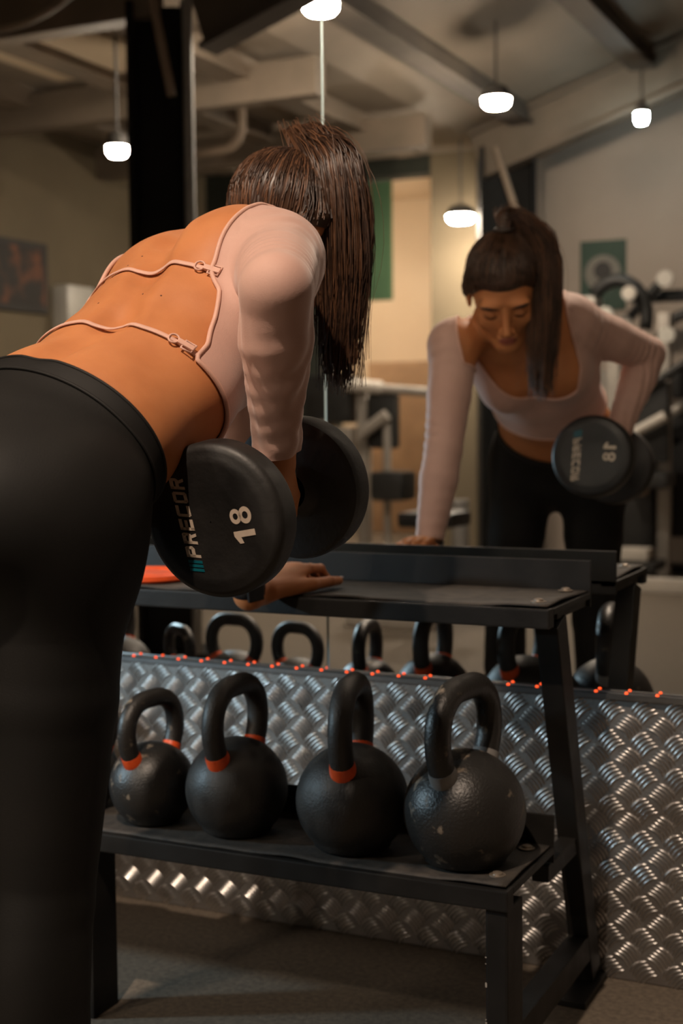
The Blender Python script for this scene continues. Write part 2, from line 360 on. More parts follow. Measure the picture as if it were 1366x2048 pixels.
def bar_mesh(cx, cz, ang):
    Lh, W, Hh = 0.0205, 0.0029, 0.0028
    ca, sa = math.cos(ang), math.sin(ang); b = len(vs)
    for i in range(nl):
        s = -1 + 2 * i / (nl - 1); w = W * math.sqrt(max(0, 1 - s ** 4)) + 0.0002; h = Hh * math.sqrt(max(0, 1 - s ** 4))
        for j in range(nw):
            q = -1 + 2 * j / (nw - 1); lx = s * Lh; lz = q * w + 0.0055 * (1 - s * s)
            vs.append((cx + lx * ca - lz * sa, PY - h * (1 - q * q) + 0.0001, cz + lx * sa + lz * ca))
    for i in range(nl - 1):
        for j in range(nw - 1):
            a = b + i * nw + j; fs.append((a, a + 1, a + nw + 1, a + nw))
for i in range(int((PX1 - PX0) / Pp) + 1):
    for j in range(10):
        for kk in (0, 1):
            cx = PX0 + 0.02 + (i + 0.5 * kk) * Pp; cz = PH - 0.028 - (j + 0.5 * kk) * Pp
            if cx > PX1 - 0.02 or cz < 0.016: continue
            ang = math.radians(42 if kk == 0 else -42)
            for q in range(-2, 3):
                ox, oz = -math.sin(ang) * q * 0.0079, math.cos(ang) * q * 0.0079
                bar_mesh(cx + ox, cz + oz, ang)
tr = link_tris('raised_treads', vs, fs, M['tread'], plate); tr['kind'] = 'stuff'
struct('trim_20', MB().box((PX0, -0.022, PH), (PX1, 0.0, 0.5505)).box((PX0, -0.0225, 0.541), (PX1, -0.0195, 0.5505)), M['trim'])
led = empty('led_strip'); tag(led, 'strip of orange light dots along the ledge under the mirror', 'led strip')
MB().box((PX0 + .05, -0.018, 0.5505), (PX1 - .05, -0.009, 0.5518)).build('tape', M['ledtape'], led)
lm0 = None
for n in range(-12, 34):
    x = -1.7136 + n * 0.0579
    if lm0 is None:
        ob = MB().lathe([(.0030, .0), (.0030, .0018), (.0021, .0034), (.0006, .0040)], 10).build('led', M['led'], led, smooth=True); lm0 = ob
    else:
        ob = lm0.copy(); col.objects.link(ob); ob.parent = led
    ob.location = (x, -0.0138, 0.5515)

# ------------------------------------------------------------------ weight rack
RXR, RXL = -0.66, -2.20
rack = empty('weight_rack'); tag(rack, 'black two-tier steel weight rack with rubber-covered shelves, standing against the mirror wall', 'rack')
def shelf(zt, yf, yb, lip, back):
    MB().box((RXL, yf, zt - 0.035), (RXR, yf + 0.03, zt - 0.002), 0.003).build('front_rail', M['rack'], rack)
    MB().box((RXL, yf + 0.03, zt - 0.010), (RXR, yb, zt - 0.004)).build('tray', M['rack'], rack)
    for xr in (RXR - 0.03, RXL): MB().box((xr, yf + 0.03, zt - 0.014), (xr + 0.03, yb, zt - 0.010)).build('side_rail', M['rack'], rack)
    MB().box((RXL, yb - 0.006, zt - 0.03), (RXR, yb, zt + lip), 0.0015).build('back_lip', M['rack'], rack)
    # rubber sheet with curled front edge and corner
    nx, ny = 90, 14; v = []; f = []
    x0, x1, y0, y1 = RXL + 0.004, RXR - 0.006, yf + 0.010, yb - 0.008
    for i in range(nx + 1):
        for j in range(ny + 1):
            x = x0 + (x1 - x0) * i / nx; y = y0 + (y1 - y0) * j / ny
            e = max(0, 1 - j / 3.0); ex = max(0, (i - nx + 4) / 4.0)
            z = zt + 0.0008 + e * 0.004 * max(0, math.sin(x * 17 + 1) * 0.6 + math.sin(x * 41) * 0.4) + 0.006 * ex * ex * max(0, 1 - abs(j / ny - 0.35) * 1.6)
            v.append((x, y, z))
    for i in range(nx):
        for j in range(ny):
            a = i * (ny + 1) + j; f.append((a, a + ny + 1, a + ny + 2, a + 1))
    n = len(v); v += [(x, y, z - 0.0035) for x, y, z in v]
    f += [tuple(n + q for q in reversed(g)) for g in f]
    for i in range(nx):
        a = i * (ny + 1); f.append((a, n + a, n + a + ny + 1, a + ny + 1))
        a += ny; f.append((a, a + ny + 1, n + a + ny + 1, n + a))
    for j in range(ny):
        a = nx * (ny + 1) + j; f.append((a, n + a, n + a + 1, a + 1))
        f.append((j, j + 1, n + j + 1, n + j))
    link_mesh('rubber_sheet', v, f, M['mat'], rack, True)
    for bx, by in ((RXR - 0.035, yf + 0.055), (RXR - 0.035, yb - 0.045), (RXL + .035, yf + .055), (RXL + .035, yb - .045)):
        MB().lathe([(.0135, 0), (.0135, .0015), (.009, .002), (.008, .005), (.004, .0065)], 14, (bx, by, zt + 0.003)).build('bolt', M['bolt'], rack, smooth=True, angle=35)
shelf(0.754, -0.356, -0.092, 0.055, None)
shelf(0.3466, -0.5725, -0.322, 0.052, None)
def upy(z): return -0.066 - 0.335 * z
for x in (RXR - 0.040, RXL):
    a = V(x + 0.020, upy(0.02) + 0.028, 0.02); b = V(x + 0.020, upy(0.72) + 0.028, 0.722)
    MB().bar(a, b, 0.04, 0.056, (0, -1, 0), 0.003).build('upright', M['rack'], rack)
    MB().box((x - 0.012, -0.17, 0.0), (x + 0.052, -0.016, 0.012), 0.002).build('foot_plate', M['rack'], rack)
    MB().bar((x + 0.02, upy(.09) + 0.01, 0.085), (x + 0.02, -0.515, 0.085), 0.038, 0.05, (0, 0, 1), 0.003).build('base_bar', M['rack'], rack)
    MB().bar((x + 0.02, upy(.30) + 0.02, 0.30), (x + 0.02, -0.34, 0.30), 0.03, 0.03, (0, 0, 1), 0.002).build('shelf_bracket', M['rack'], rack)
    MB().bar((x + 0.02, upy(.73) + 0.02, 0.734), (x + 0.02, -0.11, 0.734), 0.03, 0.014, (0, 0, 1), 0.002).build('shelf_bracket', M['rack'], rack)
for x in (RXR - 0.038, -1.475, RXL):
    leg = MB().box((x, -0.567, 0.0), (x + 0.036, -0.490, 0.312), 0.004).build('front_leg', M['rack'], rack)
    if x > -1:
        ch = MB()
        for q in range(26):
            z = 0.235 * random.random() ** 1.1 + 0.004; sx = random.choice((0, 0, 1)); w = 0.0012 + 0.002 * random.random(); hh = 0.001 + 0.006 * random.random() ** 2
            xx = x + 0.0005 if sx == 0 else x + 0.035
            ch.box((xx - 0.0008, -0.5676, z), (xx - .0008 + w, -0.5662, z + hh))
        ch.build('paint_chips', M['chip'], leg)['kind'] = 'stuff'
settle(rack, (-1.43, -0.33, 0))

# orange disc on the top shelf
od = MB().lathe([(.001, .012), (.055, .013), (.058, .017), (.062, .018), (.085, .0165), (.092, .012), (.093, .004), (.090, 0)], 40, (-1.525, -0.245, 0.7575))
tag(od.build('weight_disc', M['orange'], smooth=True, angle=40), 'flat orange rubber disc lying on the top shelf beside the leg', 'disc')

# ------------------------------------------------------------------ kettlebells
def kettlebell(ballm, bandm):
    o = empty('kettlebell')
    R = 0.097
    prof = [(.001, 0.0), (.060, 0.0), (.066, 0.004)]
    for a in np.linspace(-0.80, 1.45, 22): prof.append((R * math.cos(a), 0.080 + R * math.sin(a)))
    prof.append((.001, 0.080 + R))
    MB().lathe(prof, 44, cap=False).build('ball', ballm, o, smooth=True)
    # handle: inverted U
    pts = [(-0.046, 0, 0.112), (-0.058, 0, 0.132), (-0.072, 0, 0.156), (-0.083, 0, 0.184), (-0.0860, 0, 0.208)]
    for a in np.linspace(math.pi, math.pi / 2, 9)[1:]: pts.append((-0.020 + 0.065 * math.cos(a), 0, 0.214 + 0.062 * math.sin(a)))
    full = pts + [(-p[0], p[1], p[2]) for p in reversed(pts)]
    rr = [0.0235, 0.0225] + [0.0208] * (len(full) - 4) + [0.0225, 0.0235]
    MB().tube(full, rr, 18).build('handle', ballm, o, smooth=True)
    for s in (-1, 1):
        MB().tube([(s * 0.0600, 0, 0.1355), (s * 0.0655, 0, 0.145), (s * 0.0705, 0, 0.1535), (s * 0.0745, 0, 0.161)], [0.0228, 0.0230, 0.0224, 0.0213], 20).build('band', bandm, o, smooth=True, angle=50)
    return o
kb_o = kettlebell(M['kb'], M['orange']); kb_w = kettlebell(M['kb_worn'], M['orange']); kb_g = kettlebell(M['kb_worn'], M['grey_band'])
SH = 0.3475 + 0.003
GRP = 'kettlebells on the lower shelf'
specs = [(kb_g, -0.768, -0.468, 82, 1.03, 'largest black kettlebell with grey bands and scuffs, at the right shelf end'),
         (kb_o, -0.968, -0.472, 102, 0.985, 'plain black kettlebell with orange bands, next to the grey-banded one'),
         (kb_o, -1.193, -0.470, 90, 0.93, 'black kettlebell with orange bands, second from the leg of the exerciser'),
         (kb_w, -1.366, -0.475, 84, 0.80, 'small worn black kettlebell with orange bands, beside the black-clad leg'),
         (kb_o, -1.545, -0.450, 12, 0.76, 'black kettlebell reflected just left of the mirror joint, handle face-on'),
         (kb_o, -1.725, -0.450, 4, 0.80, 'black kettlebell reflected second left of the mirror joint, handle face-on'),
         (kb_w, -1.880, -0.440, 30, 0.68, 'smallest kettlebell, its low handle reflected third left of the mirror joint'),
         (kb_o, -2.06, -0.430, 75, 0.92, 'kettlebell with its handle reflected edge-on at the far left, beside the leg')]
used = set()
for src, x, y, a, s, lb in specs:
    o = src if id(src) not in used else copy_tree(src)
    used.add(id(src)); o.location = (x, y, SH); o.rotation_euler = (0, 0, math.radians(a)); o.scale = (s, s, s)
    tag(o, lb, 'kettlebell', GRP)

# ------------------------------------------------------------------ things on the reflected walls
pic = empty('wall_picture'); tag(pic, 'dark framed picture with orange smears on the olive wall', 'picture')
MB().box((-6.0, -5.30, 1.83), (-5.965, -4.60, 2.31), 0.004).build('frame', M['poster_dark'], pic)
MB().box((-5.966, -5.26, 1.87), (-5.960, -4.64, 2.27)).build('print', M['picture'], pic)
settle(pic, (-6.0, -4.95, 1.83))
dsp = empty('dispenser'); tag(dsp, 'white wall dispenser right of the dark picture', 'dispenser')
MB().box((-6.0, -5.70, 1.72), (-5.86, -5.38, 2.04), 0.03).build('body', M['white_plastic'], dsp, smooth=True, angle=40)
MB().box((-5.90, -5.66, 1.66), (-5.80, -5.42, 1.76), 0.015).build('tray', M['steel'], dsp, smooth=True, angle=40)
settle(dsp, (-6.0, -5.54, 1.66))
ps = empty('wall_poster'); tag(ps, 'green poster with a dark disc inside a grey ring on the grey wall', 'poster')
MB().box((-2.79, YB, 1.86), (-2.45, YB + 0.015, 2.37)).build('sheet', M['poster_green'], ps)
MB().lathe([(.135, 0), (.135, .004)], 32, (-2.62, YB + 0.015, 2.13), (0, 1, 0)).build('ring', M['poster_grey'], ps)
MB().lathe([(.065, 0), (.065, .004)], 28, (-2.62, YB + 0.019, 2.15), (0, 1, 0)).build('disc', M['poster_dark'], ps)
settle(ps, (-2.62, YB, 1.86))
gb = MB().box((-5.05, YB - 2.40, 1.75), (-4.35, YB - 2.37, 3.05))
gb = MB().box((-4.84, YB - 0.16, 2.03), (-4.37, YB - 0.12, 2.97), 0.004)
tag(gb.build('green_banner', M['green']), 'green banner hanging in the lit recess, right of the ponytail', 'banner')
cab = MB().box((-5.4, YB - 2.38, 0.0), (-4.62, YB - 1.95, 1.62), 0.01)
tag(cab.build('cupboard', M['wood']), 'tan wooden cupboard against the cream recess wall', 'cupboard')

# ------------------------------------------------------------------ gym machines (seen only in the mirror)
def machine(label, parts, base):
    o = empty('gym_machine'); tag(o, label, 'gym machine')
    for name, kind, a, b, w, m in parts:
        if kind == 'bar': MB().bar(a, b, w, w, (0, 0, 1) if abs(b[2] - a[2]) < 0.9 * np.linalg.norm(V(*b) - V(*a)) else (0, 1, 0), 0.006).build(name, M[m], o)
        elif kind == 'tube': MB().tube([V(*a) * (1 - t) + V(*b) * t for t in np.linspace(0, 1, 5)], w, 12).build(name, M[m], o, smooth=True, angle=40)
        elif kind == 'box': MB().box(a, b, w).build(name, M[m], o, smooth=True, angle=40)
        elif kind == 'arc': MB().tube(a, w, 12).build(name, M[m], o, smooth=True)
        elif kind == 'disc': MB().lathe([(w * .3, -b[1]), (w, -b[1]), (w * 1.02, 0), (w, b[1]), (w * .3, b[1])], 28, a, b[2]).build(name, M[m], o, smooth=True, angle=40)
    return settle(o, base)
ym = -6.55
arc = [(-2.33 + 0.20 * math.sin(t) + 0.05, ym, 1.82 - 0.25 * (1 - math.cos(t)) + 0.16) for t in np.linspace(-0.9, 1.9, 12)]
machine('silver and black cable machine with white shrouds, reflected at the right edge', [
    ('upright', 'box', (-2.33, ym - .05, 0), (-2.25, ym + .05, 1.62), .01, 'gym_frame'),
    ('upright', 'box', (-2.00, ym - .05, 0), (-1.92, ym + .05, 1.75), .01, 'gym_frame'),
    ('shroud', 'box', (-2.56, ym - .12, 1.66), (-2.40, ym + .10, 1.88), .04, 'gym_white'),
    ('pulley', 'disc', (-2.33, ym + .12, 1.74), (0, .02, (0, 1, 0)), .06, 'white_plastic'),
    ('pulley', 'disc', (-2.17, ym + .12, 1.88), (0, .02, (0, 1, 0)), .045, 'gym_white'),
    ('pulley', 'disc', (-1.92, ym + .12, 1.60), (0, .02, (0, 1, 0)), .05, 'white_plastic'),
    ('lever_arm', 'arc', arc, None, .045, 'gym_black'),
    ('lever_arm', 'tube', (-2.40, ym + .05, 1.80), (-2.28, ym, 1.40), .045, 'gym_black'),
    ('weight_stack', 'box', (-2.24, ym - .10, .20), (-2.02, ym + .10, 1.05), .01, 'gym_black'),
    ('seat_pad', 'box', (-2.16, ym + .12, .62), (-1.86, ym + .40, .72), .03, 'gym_black'),
    ('back_pad', 'box', (-2.12, ym + .10, .78), (-1.90, ym + .18, 1.30), .03, 'gym_black'),
    ('handle', 'tube', (-2.20, ym + .25, .92), (-1.90, ym + .25, 1.08), .035, 'gym_white'),
    ('handle', 'tube', (-2.12, ym + .20, 1.20), (-1.78, ym + .20, 1.42), .03, 'gym_black'),
    ('knob', 'disc', (-2.04, ym + .30, .62), (0, .03, (0, 1, 0)), .05, 'pipe'),
    ('footrest', 'box', (-2.22, ym + .20, .10), (-1.90, ym + .55, .16), .02, 'gym_black'),
    ('footplate', 'box', (-2.16, ym + .30, .165), (-1.96, ym + .48, .24), .01, 'gym_white'),
    ('base_beam', 'box', (-2.35, ym + .62, 0), (-1.4, ym + .72, .085), .01, 'gym_white'),
    ('base_beam', 'box', (-2.40, ym - .06, 0), (-2.30, ym + .66, .085), .01, 'gym_frame')], (-2.1, ym, 0))
yb = -6.9
machine('silver weight machine with black pads reflected between ponytail and resting arm', [
    ('upright', 'box', (-4.33, yb - .05, 0), (-4.25, yb + .05, 1.36), .01, 'gym_frame'),
    ('upright', 'box', (-4.62, yb - .05, 0), (-4.55, yb + .05, 1.60), .01, 'gym_frame'),
    ('top_bar', 'tube', (-4.40, yb + .1, 1.33), (-3.72, yb + .1, 1.27), .035, 'gym_frame'),
    ('sleeve', 'tube', (-4.38, yb + .1, 1.335), (-4.10, yb + .1, 1.31), .05, 'gym_white'),
    ('back_pad', 'box', (-4.23, yb - .02, .86), (-4.00, yb + .08, 1.27), .03, 'gym_black'),
    ('lever', 'tube', (-4.24, yb + .16, .97), (-4.03, yb + .16, 1.11), .045, 'gym_frame'),
    ('post', 'tube', (-4.06, yb + .1, .12), (-4.06, yb + .1, 1.1), .03, 'gym_frame'),
    ('seat_pad', 'box', (-4.12, yb + .0, .48), (-3.86, yb + .30, .70), .05, 'gym_black'),
    ('weight_stack', 'box', (-4.54, yb - .1, .3), (-4.36, yb + .1, 1.02), .01, 'gym_frame'),
    ('shroud', 'box', (-4.75, yb - .12, 1.05), (-4.36, yb + .12, 1.42), .05, 'gym_black'),
    ('pulley', 'disc', (-4.58, yb + .15, 1.02), (0, .02, (0, 1, 0)), .05, 'gym_white'),
    ('foot', 'box', (-4.5, yb + .35, 0), (-3.95, yb + .50, .09), .02, 'gym_white'),
    ('base_beam', 'box', (-4.33, yb, 0), (-4.25, yb + .5, .07), .01, 'gym_black')], (-4.2, yb, 0))
machine('grey bench press frame reflected under the shelf between the kettlebell handles', [
    ('base', 'box', (-3.05, -4.2, 0), (-2.55, -3.9, .06), .01, 'gym_white'),
    ('upright', 'bar', (-2.75, -4.05, .05), (-2.62, -4.05, .55), .06, 'gym_frame'),
    ('wheel', 'disc', (-2.86, -4.0, .26), (0, .03, (0, 1, 0)), .16, 'gym_black'),
    ('pad', 'box', (-2.75, -4.2, .52), (-2.45, -3.9, .60), .03, 'gym_black')], (-2.75, -4.05, 0))
yc = -7.0
arc2 = [(-1.86 + 0.22 * math.cos(t), yc + .1, 1.55 + 0.22 * math.sin(t)) for t in np.linspace(0.2, 3.0, 12)]
machine('pale cable tower with black arms reflected behind the raised elbow', [
    ('tower', 'box', (-2.52, yc - .08, 0), (-2.40, yc + .06, 1.40), .02, 'gym_white'),
    ('tower', 'box', (-2.22, yc - .08, 0), (-2.12, yc + .06, 1.55), .02, 'gym_frame'),
    ('tower', 'box', (-1.80, yc - .08, 0), (-1.70, yc + .06, 1.95), .02, 'gym_frame'),
    ('cross_beam', 'box', (-2.30, yc - .05, 1.86), (-1.60, yc + .05, 1.94), .015, 'gym_black'),
    ('weight_stack', 'box', (-2.10, yc - .10, .25), (-1.82, yc + .08, 1.15), .01, 'gym_black'),
    ('pulley_arm', 'arc', arc2, None, .035, 'gym_black'),
    ('pulley_arm', 'tube', (-2.30, yc + .15, 1.72), (-2.02, yc + .15, 2.02), .035, 'gym_black'),
    ('pulley', 'disc', (-2.30, yc + .18, 1.72), (0, .02, (0, 1, 0)), .05, 'gym_white'),
    ('pulley', 'disc', (-2.02, yc + .18, 2.00), (0, .02, (0, 1, 0)), .055, 'gym_white'),
    ('grip', 'tube', (-2.36, yc + .2, 1.15), (-2.36, yc + .2, 1.42), .03, 'gym_black'),
    ('grip', 'tube', (-2.18, yc + .2, .98), (-1.80, yc + .2, 1.20), .03, 'gym_white'),
    ('pad', 'box', (-2.02, yc + .12, 1.20), (-1.76, yc + .22, 1.42), .03, 'gym_black'),
    ('foot', 'box', (-2.55, yc - .10, 0), (-1.65, yc + .10, .06), .01, 'gym_black')], (-2.1, yc, 0))
fr_ = empty('foam_roller'); tag(fr_, 'grey upright foam roller reflected beside the resting arm', 'foam roller')
MB().lathe([(.020, 0), (.052, 0), (.054, .006), (.054, .564), (.052, .57), (.020, .57)], 28, cap=False).build('roll', M['steel'], fr_, smooth=True, angle=40)
MB().lathe([(.020, .002), (.020, .568)], 16).build('core', M['gym_black'], fr_, smooth=True, angle=40)
fr_.location = (-3.0, -5.5, 0)
# ------------------------------------------------------------------ dumbbell
DN = V(-0.896, -1.042, 0.941); DF = V(-0.894, -0.770, 0.977)
dax = nrm(DF - DN); dlen = np.linalg.norm(DF - DN); DR = 0.1015; DT = 0.050
db = empty('dumbbell'); tag(db, 'black round-headed dumbbell marked 18 held in the lowered hand', 'dumbbell')
def headprof():
    p = [(.001, 0.0), (.074, 0.0), (.0805, -0.0008), (.084, 0.0006)]
    for a in np.linspace(0.1, 1.0, 7): p.append((DR - .013 + .013 * math.sin(a * math.pi / 2), .013 - .013 * math.cos(a * math.pi / 2) + 0.0008))
    p += [(DR, DT - .010), (DR - .003, DT - .003), (DR - .010, DT), (.045, DT + .001), (.034, DT + .006), (.026, DT + .012)]
    return p
heads = []
for o_, ax_ in ((DN, dax), (DF, -dax)):
    heads.append(MB().lathe(headprof(), 72, o_, ax_, cap=False).build('weight_head', M['urethane'], db, smooth=True, angle=38))
MB().lathe([(.0155, DT), (.0165, DT + .03), (.018, dlen / 2), (.0165, dlen - DT - .03), (.0155, dlen - DT)], 24, DN, dax).build('handle', M['chrome'], db, smooth=True)
ST = .25
GL = {'P': [[(0, 0), (ST, 0), (ST, 1), (0, 1)], [(0, 1 - ST), (.85, 1 - ST), (1, 1 - .12), (.9, 1), (0, 1)], [(.75, .35), (1, .48), (1, .9), (.75, .9)], [(0, .35), (.8, .35), (1, .5), (.9, .58), (0, .58)]],
      'R': [[(0, 0), (ST, 0), (ST, 1), (0, 1)], [(0, 1 - ST), (.85, 1 - ST), (1, 1 - .12), (.9, 1), (0, 1)], [(.75, .45), (1, .55), (1, .9), (.75, .9)], [(0, .38), (.85, .38), (1, .55), (.9, .6), (0, .6)], [(.5, .4), (.78, .4), (1, 0), (.72, 0)]],
      'E': [[(0, 0), (ST, 0), (ST, 1), (0, 1)], [(0, 0), (1, 0), (1, .22), (0, .22)], [(0, .40), (.92, .40), (.92, .60), (0, .60)], [(0, .78), (1, .78), (1, 1), (0, 1)]],
      'C': [[(0, .1), (ST, 0), (ST, 1), (0, .9)], [(.1, 0), (1, 0), (1, .22), (.1, .22)], [(.1, .78), (1, .78), (1, 1), (.1, 1)]],
      'O': [[(0, .1), (ST, 0), (ST, 1), (0, .9)], [(.1, 0), (.9, 0), (.9, .22), (.1, .22)], [(.1, .78), (.9, .78), (.9, 1), (.1, 1)], [(.75, 0), (1, .1), (1, .9), (.75, 1)]]}
def brand(face, c, outn, up_t, read, tilt):
    rd = read * math.cos(tilt) + up_t * math.sin(tilt); ut = up_t * math.cos(tilt) - read * math.sin(tilt)
    off = c + outn * 0.0001
    lw, lh, gap = 0.0145, 0.0205, 0.0035
    a0 = -0.0435; mb = MB()
    for i, chh in enumerate('PRECOR'):
        for poly in GL[chh]:
            mb.prism([(a0 + i * (lw + gap) + x * lw + 0.22 * y * lh, 0.026 + y * lh) for x, y in poly], off, rd, ut, outn, 0.0005)
    mb.build('brand_lettering', M['print'], face)
    mb = MB()
    for i in range(3):
        x = a0 - 0.0185 + i * 0.0055
        mb.prism([(x, .026), (x + .0036, .026), (x + .0036 + .0045, .026 + lh), (x + .0045, .026 + lh)], off, rd, ut, outn, 0.0005)
    mb.build('brand_stripes', M['print_teal'], face)
    mb = MB(); h = 0.031; b0 = -0.061; off = off - rd * 0.007
    mb.prism([(-.0185, b0), (-.0105, b0), (-.0105, b0 + h), (-.0165, b0 + h), (-.0265, b0 + h * .80), (-.0265, b0 + h * .62), (-.0185, b0 + h * .70)], off, rd, ut, outn, 0.0005)
    def ring(cx, cy, rx, ry, ix, iy, n=24):
        vs_ = []; fs_ = []
        for j, (ax, ay) in enumerate(((rx, ry), (ix, iy))):
            for q in range(n):
                t = 2 * math.pi * q / n; vs_.append(off + rd * (cx + ax * math.cos(t)) + ut * (cy + ay * math.sin(t)) + outn * 0.0005)
        for q in range(n): fs_.append((q, (q + 1) % n, n + (q + 1) % n, n + q))
        mb.add(vs_, fs_)
    ring(.0085, b0 + h * .745, .0098, h * .26, .0042, h * .115); ring(.0085, b0 + h * .285, .0110, h * .29, .0048, h * .13)
    mb.build('weight_number', M['print'], face)
ex = nrm(np.cross(dax, V(0, 0, 1))); ez = np.cross(ex, dax)
brand(heads[0], DN, -dax, -ex, ez, math.radians(10))
brand(heads[1], DF, dax, -ex, -ez, math.radians(2))
settle(db, tuple((DN + DF) / 2 - V(0, 0, DR)))

# ------------------------------------------------------------------ person: signed distance modelling
class Op:
    def __init__(s, fn, lo, hi, k=0.02, sub=False, tagn=''): s.fn = fn; s.lo = lo; s.hi = hi; s.k = k; s.sub = sub; s.tag = tagn
def loft(a, b, ra, rb, u=None, ub=None, k=0.02, sub=False, t=''):
    a = np.asarray(a, float); b = np.asarray(b, float); L = np.linalg.norm(b - a); w = (b - a) / L
    iso = u is None
    wa, da = (ra, ra) if np.isscalar(ra) else ra
    wb, dbb = (rb, rb) if np.isscalar(rb) else rb
    if not iso:
        ua = np.asarray(u, float); ub = ua if ub is None else np.asarray(ub, float)
        ua = nrm(ua - w * (ua @ w)); ub = nrm(ub - w * (ub @ w))
    mx = max(wa, da, wb, dbb)
    def fn(P):
        R = P - a; s = R @ w; sc = np.clip(s, 0, L); tt = sc / L; q = R - np.multiply.outer(s, w); ov = s - sc
        if iso: return np.sqrt((q * q).sum(-1) + ov * ov) - (wa + (wb - wa) * tt)
        U = ua + np.multiply.outer(tt, ub - ua); Wv = np.cross(np.broadcast_to(w, U.shape), U)
        x = (q * U).sum(-1); y = (q * Wv).sum(-1); W = wa + (wb - wa) * tt; D = da + (dbb - da) * tt; c = np.minimum(W, D)
        k0 = np.sqrt((x / W) ** 2 + (y / D) ** 2 + (ov / c) ** 2); k1 = np.sqrt((x / W ** 2) ** 2 + (y / D ** 2) ** 2 + (ov / c ** 2) ** 2)
        return k0 * (k0 - 1) / np.maximum(k1, 1e-6)
    return Op(fn, np.minimum(a, b) - mx, np.maximum(a, b) + mx, k, sub, t)
def ell(c, r, A, k=0.02, sub=False, t=''):
    """ellipsoid; A = 3x3 rows are local axes"""
    c = np.asarray(c, float); r = np.asarray(r, float); A = np.asarray(A, float)
    def fn(P):
        q = (P - c) @ A.T; k0 = np.sqrt(((q / r) ** 2).sum(-1)); k1 = np.sqrt(((q / r ** 2) ** 2).sum(-1))
        return k0 * (k0 - 1) / np.maximum(k1, 1e-6)
    m = r.max(); return Op(fn, c - m, c + m, k, sub, t)
def smin(a, b, k):
    h = np.clip(0.5 + 0.5 * (b - a) / k, 0, 1); return b + (a - b) * h - k * h * (1 - h)
def apply(v, d, op):
    if op.sub: return -smin(-v, d, op.k)
    return smin(v, d, op.k)
MARG = 0.045
def field_grid(ops, h):
    lo = np.min([o.lo for o in ops if not o.sub], 0) - 0.03; hi = np.max([o.hi for o in ops if not o.sub], 0) + 0.03
    n = np.ceil((hi - lo) / h).astype(int) + 1
    v = np.full(n, 1.0, np.float32); ax = [lo[i] + h * np.arange(n[i]) for i in range(3)]
    for o in ops:
        i0 = np.maximum(np.floor((o.lo - MARG - lo) / h).astype(int), 0); i1 = np.minimum(np.ceil((o.hi + MARG - lo) / h).astype(int) + 1, n)
        if (i1 <= i0).any(): continue
        sl = tuple(slice(i0[i], i1[i]) for i in range(3))
        P = np.stack(np.meshgrid(*[ax[i][sl[i]].astype(np.float32) for i in range(3)], indexing='ij'), -1)
        v[sl] = apply(v[sl], o.fn(P).astype(np.float32), o)
    return v, lo, h
def field_at(ops, P):
    v = np.full(len(P), 1.0)
    for o in ops:
        m = ((P > o.lo - MARG) & (P < o.hi + MARG)).all(-1)
        if m.any(): v[m] = apply(v[m], o.fn(P[m]), o)
    return v
def nets(v, lo, h, iso):
    s = v < iso; n = np.array(v.shape) - 1
    c = np.zeros(n, np.uint8)
    for dx in (0, 1):
        for dy in (0, 1):
            for dz in (0, 1): c += s[dx:dx + n[0], dy:dy + n[1], dz:dz + n[2]]
    idx = np.argwhere((c > 0) & (c < 8)); N = len(idx)
    vid = np.full(n, -1, np.int32); vid[idx[:, 0], idx[:, 1], idx[:, 2]] = np.arange(N)
    cor = np.array([(dx, dy, dz) for dx in (0, 1) for dy in (0, 1) for dz in (0, 1)])
    val = np.stack([v[idx[:, 0] + q[0], idx[:, 1] + q[1], idx[:, 2] + q[2]] for q in cor], 1) - iso
    acc = np.zeros((N, 3)); cnt = np.zeros(N)
    for i in range(8):
        for j in range(i + 1, 8):
            if np.abs(cor[i] - cor[j]).sum() != 1: continue
            a = val[:, i]; b = val[:, j]; m = (a < 0) != (b < 0)
            t = np.where(m, a / np.where(m, a - b, 1), 0)
            acc[m] += cor[i] + np.multiply.outer(t[m], cor[j] - cor[i]); cnt[m] += 1
    verts = lo + h * (idx + acc / cnt[:, None])
    quads = []
    for axis in range(3):
        a1, a2 = [(1, 2), (2, 0), (0, 1)][axis]
        sA = [slice(None)] * 3; sB = [slice(None)] * 3; sA[axis] = slice(0, -1); sB[axis] = slice(1, None)
        A = s[tuple(sA)]; e = np.argwhere(A != s[tuple(sB)])
        e = e[(e[:, a1] > 0) & (e[:, a2] > 0) & (e[:, a1] < n[a1]) & (e[:, a2] < n[a2])]
        ins = A[e[:, 0], e[:, 1], e[:, 2]]
        def g(d1, d2):
            q = e.copy(); q[:, a1] -= d1; q[:, a2] -= d2; return vid[q[:, 0], q[:, 1], q[:, 2]]
        Q = np.stack([g(1, 1), g(0, 1), g(0, 0), g(1, 0)], 1); Q[~ins] = Q[~ins][:, ::-1]
        quads.append(Q)
    Q = np.concatenate(quads); Q = Q[(Q >= 0).all(1)]
    return verts, Q
def grad(ops, P, e=0.0015):
    f0 = field_at(ops, P); g = np.stack([field_at(ops, P + e * np.eye(3)[i]) - f0 for i in range(3)], 1) / e
    return f0, g
def project(ops, P, iso, it=2):
    for _ in range(it):
        f, g = grad(ops, P); gg = np.maximum((g * g).sum(1), 0.25)
        st = ((f - iso) / gg)[:, None] * g; ln = np.linalg.norm(st, axis=1, keepdims=True)
        P = P - st * np.minimum(1, 0.003 / np.maximum(ln, 1e-9))
    f, g = grad(ops, P); return P, g / np.maximum(np.linalg.norm(g, axis=1, keepdims=True), 1e-6)
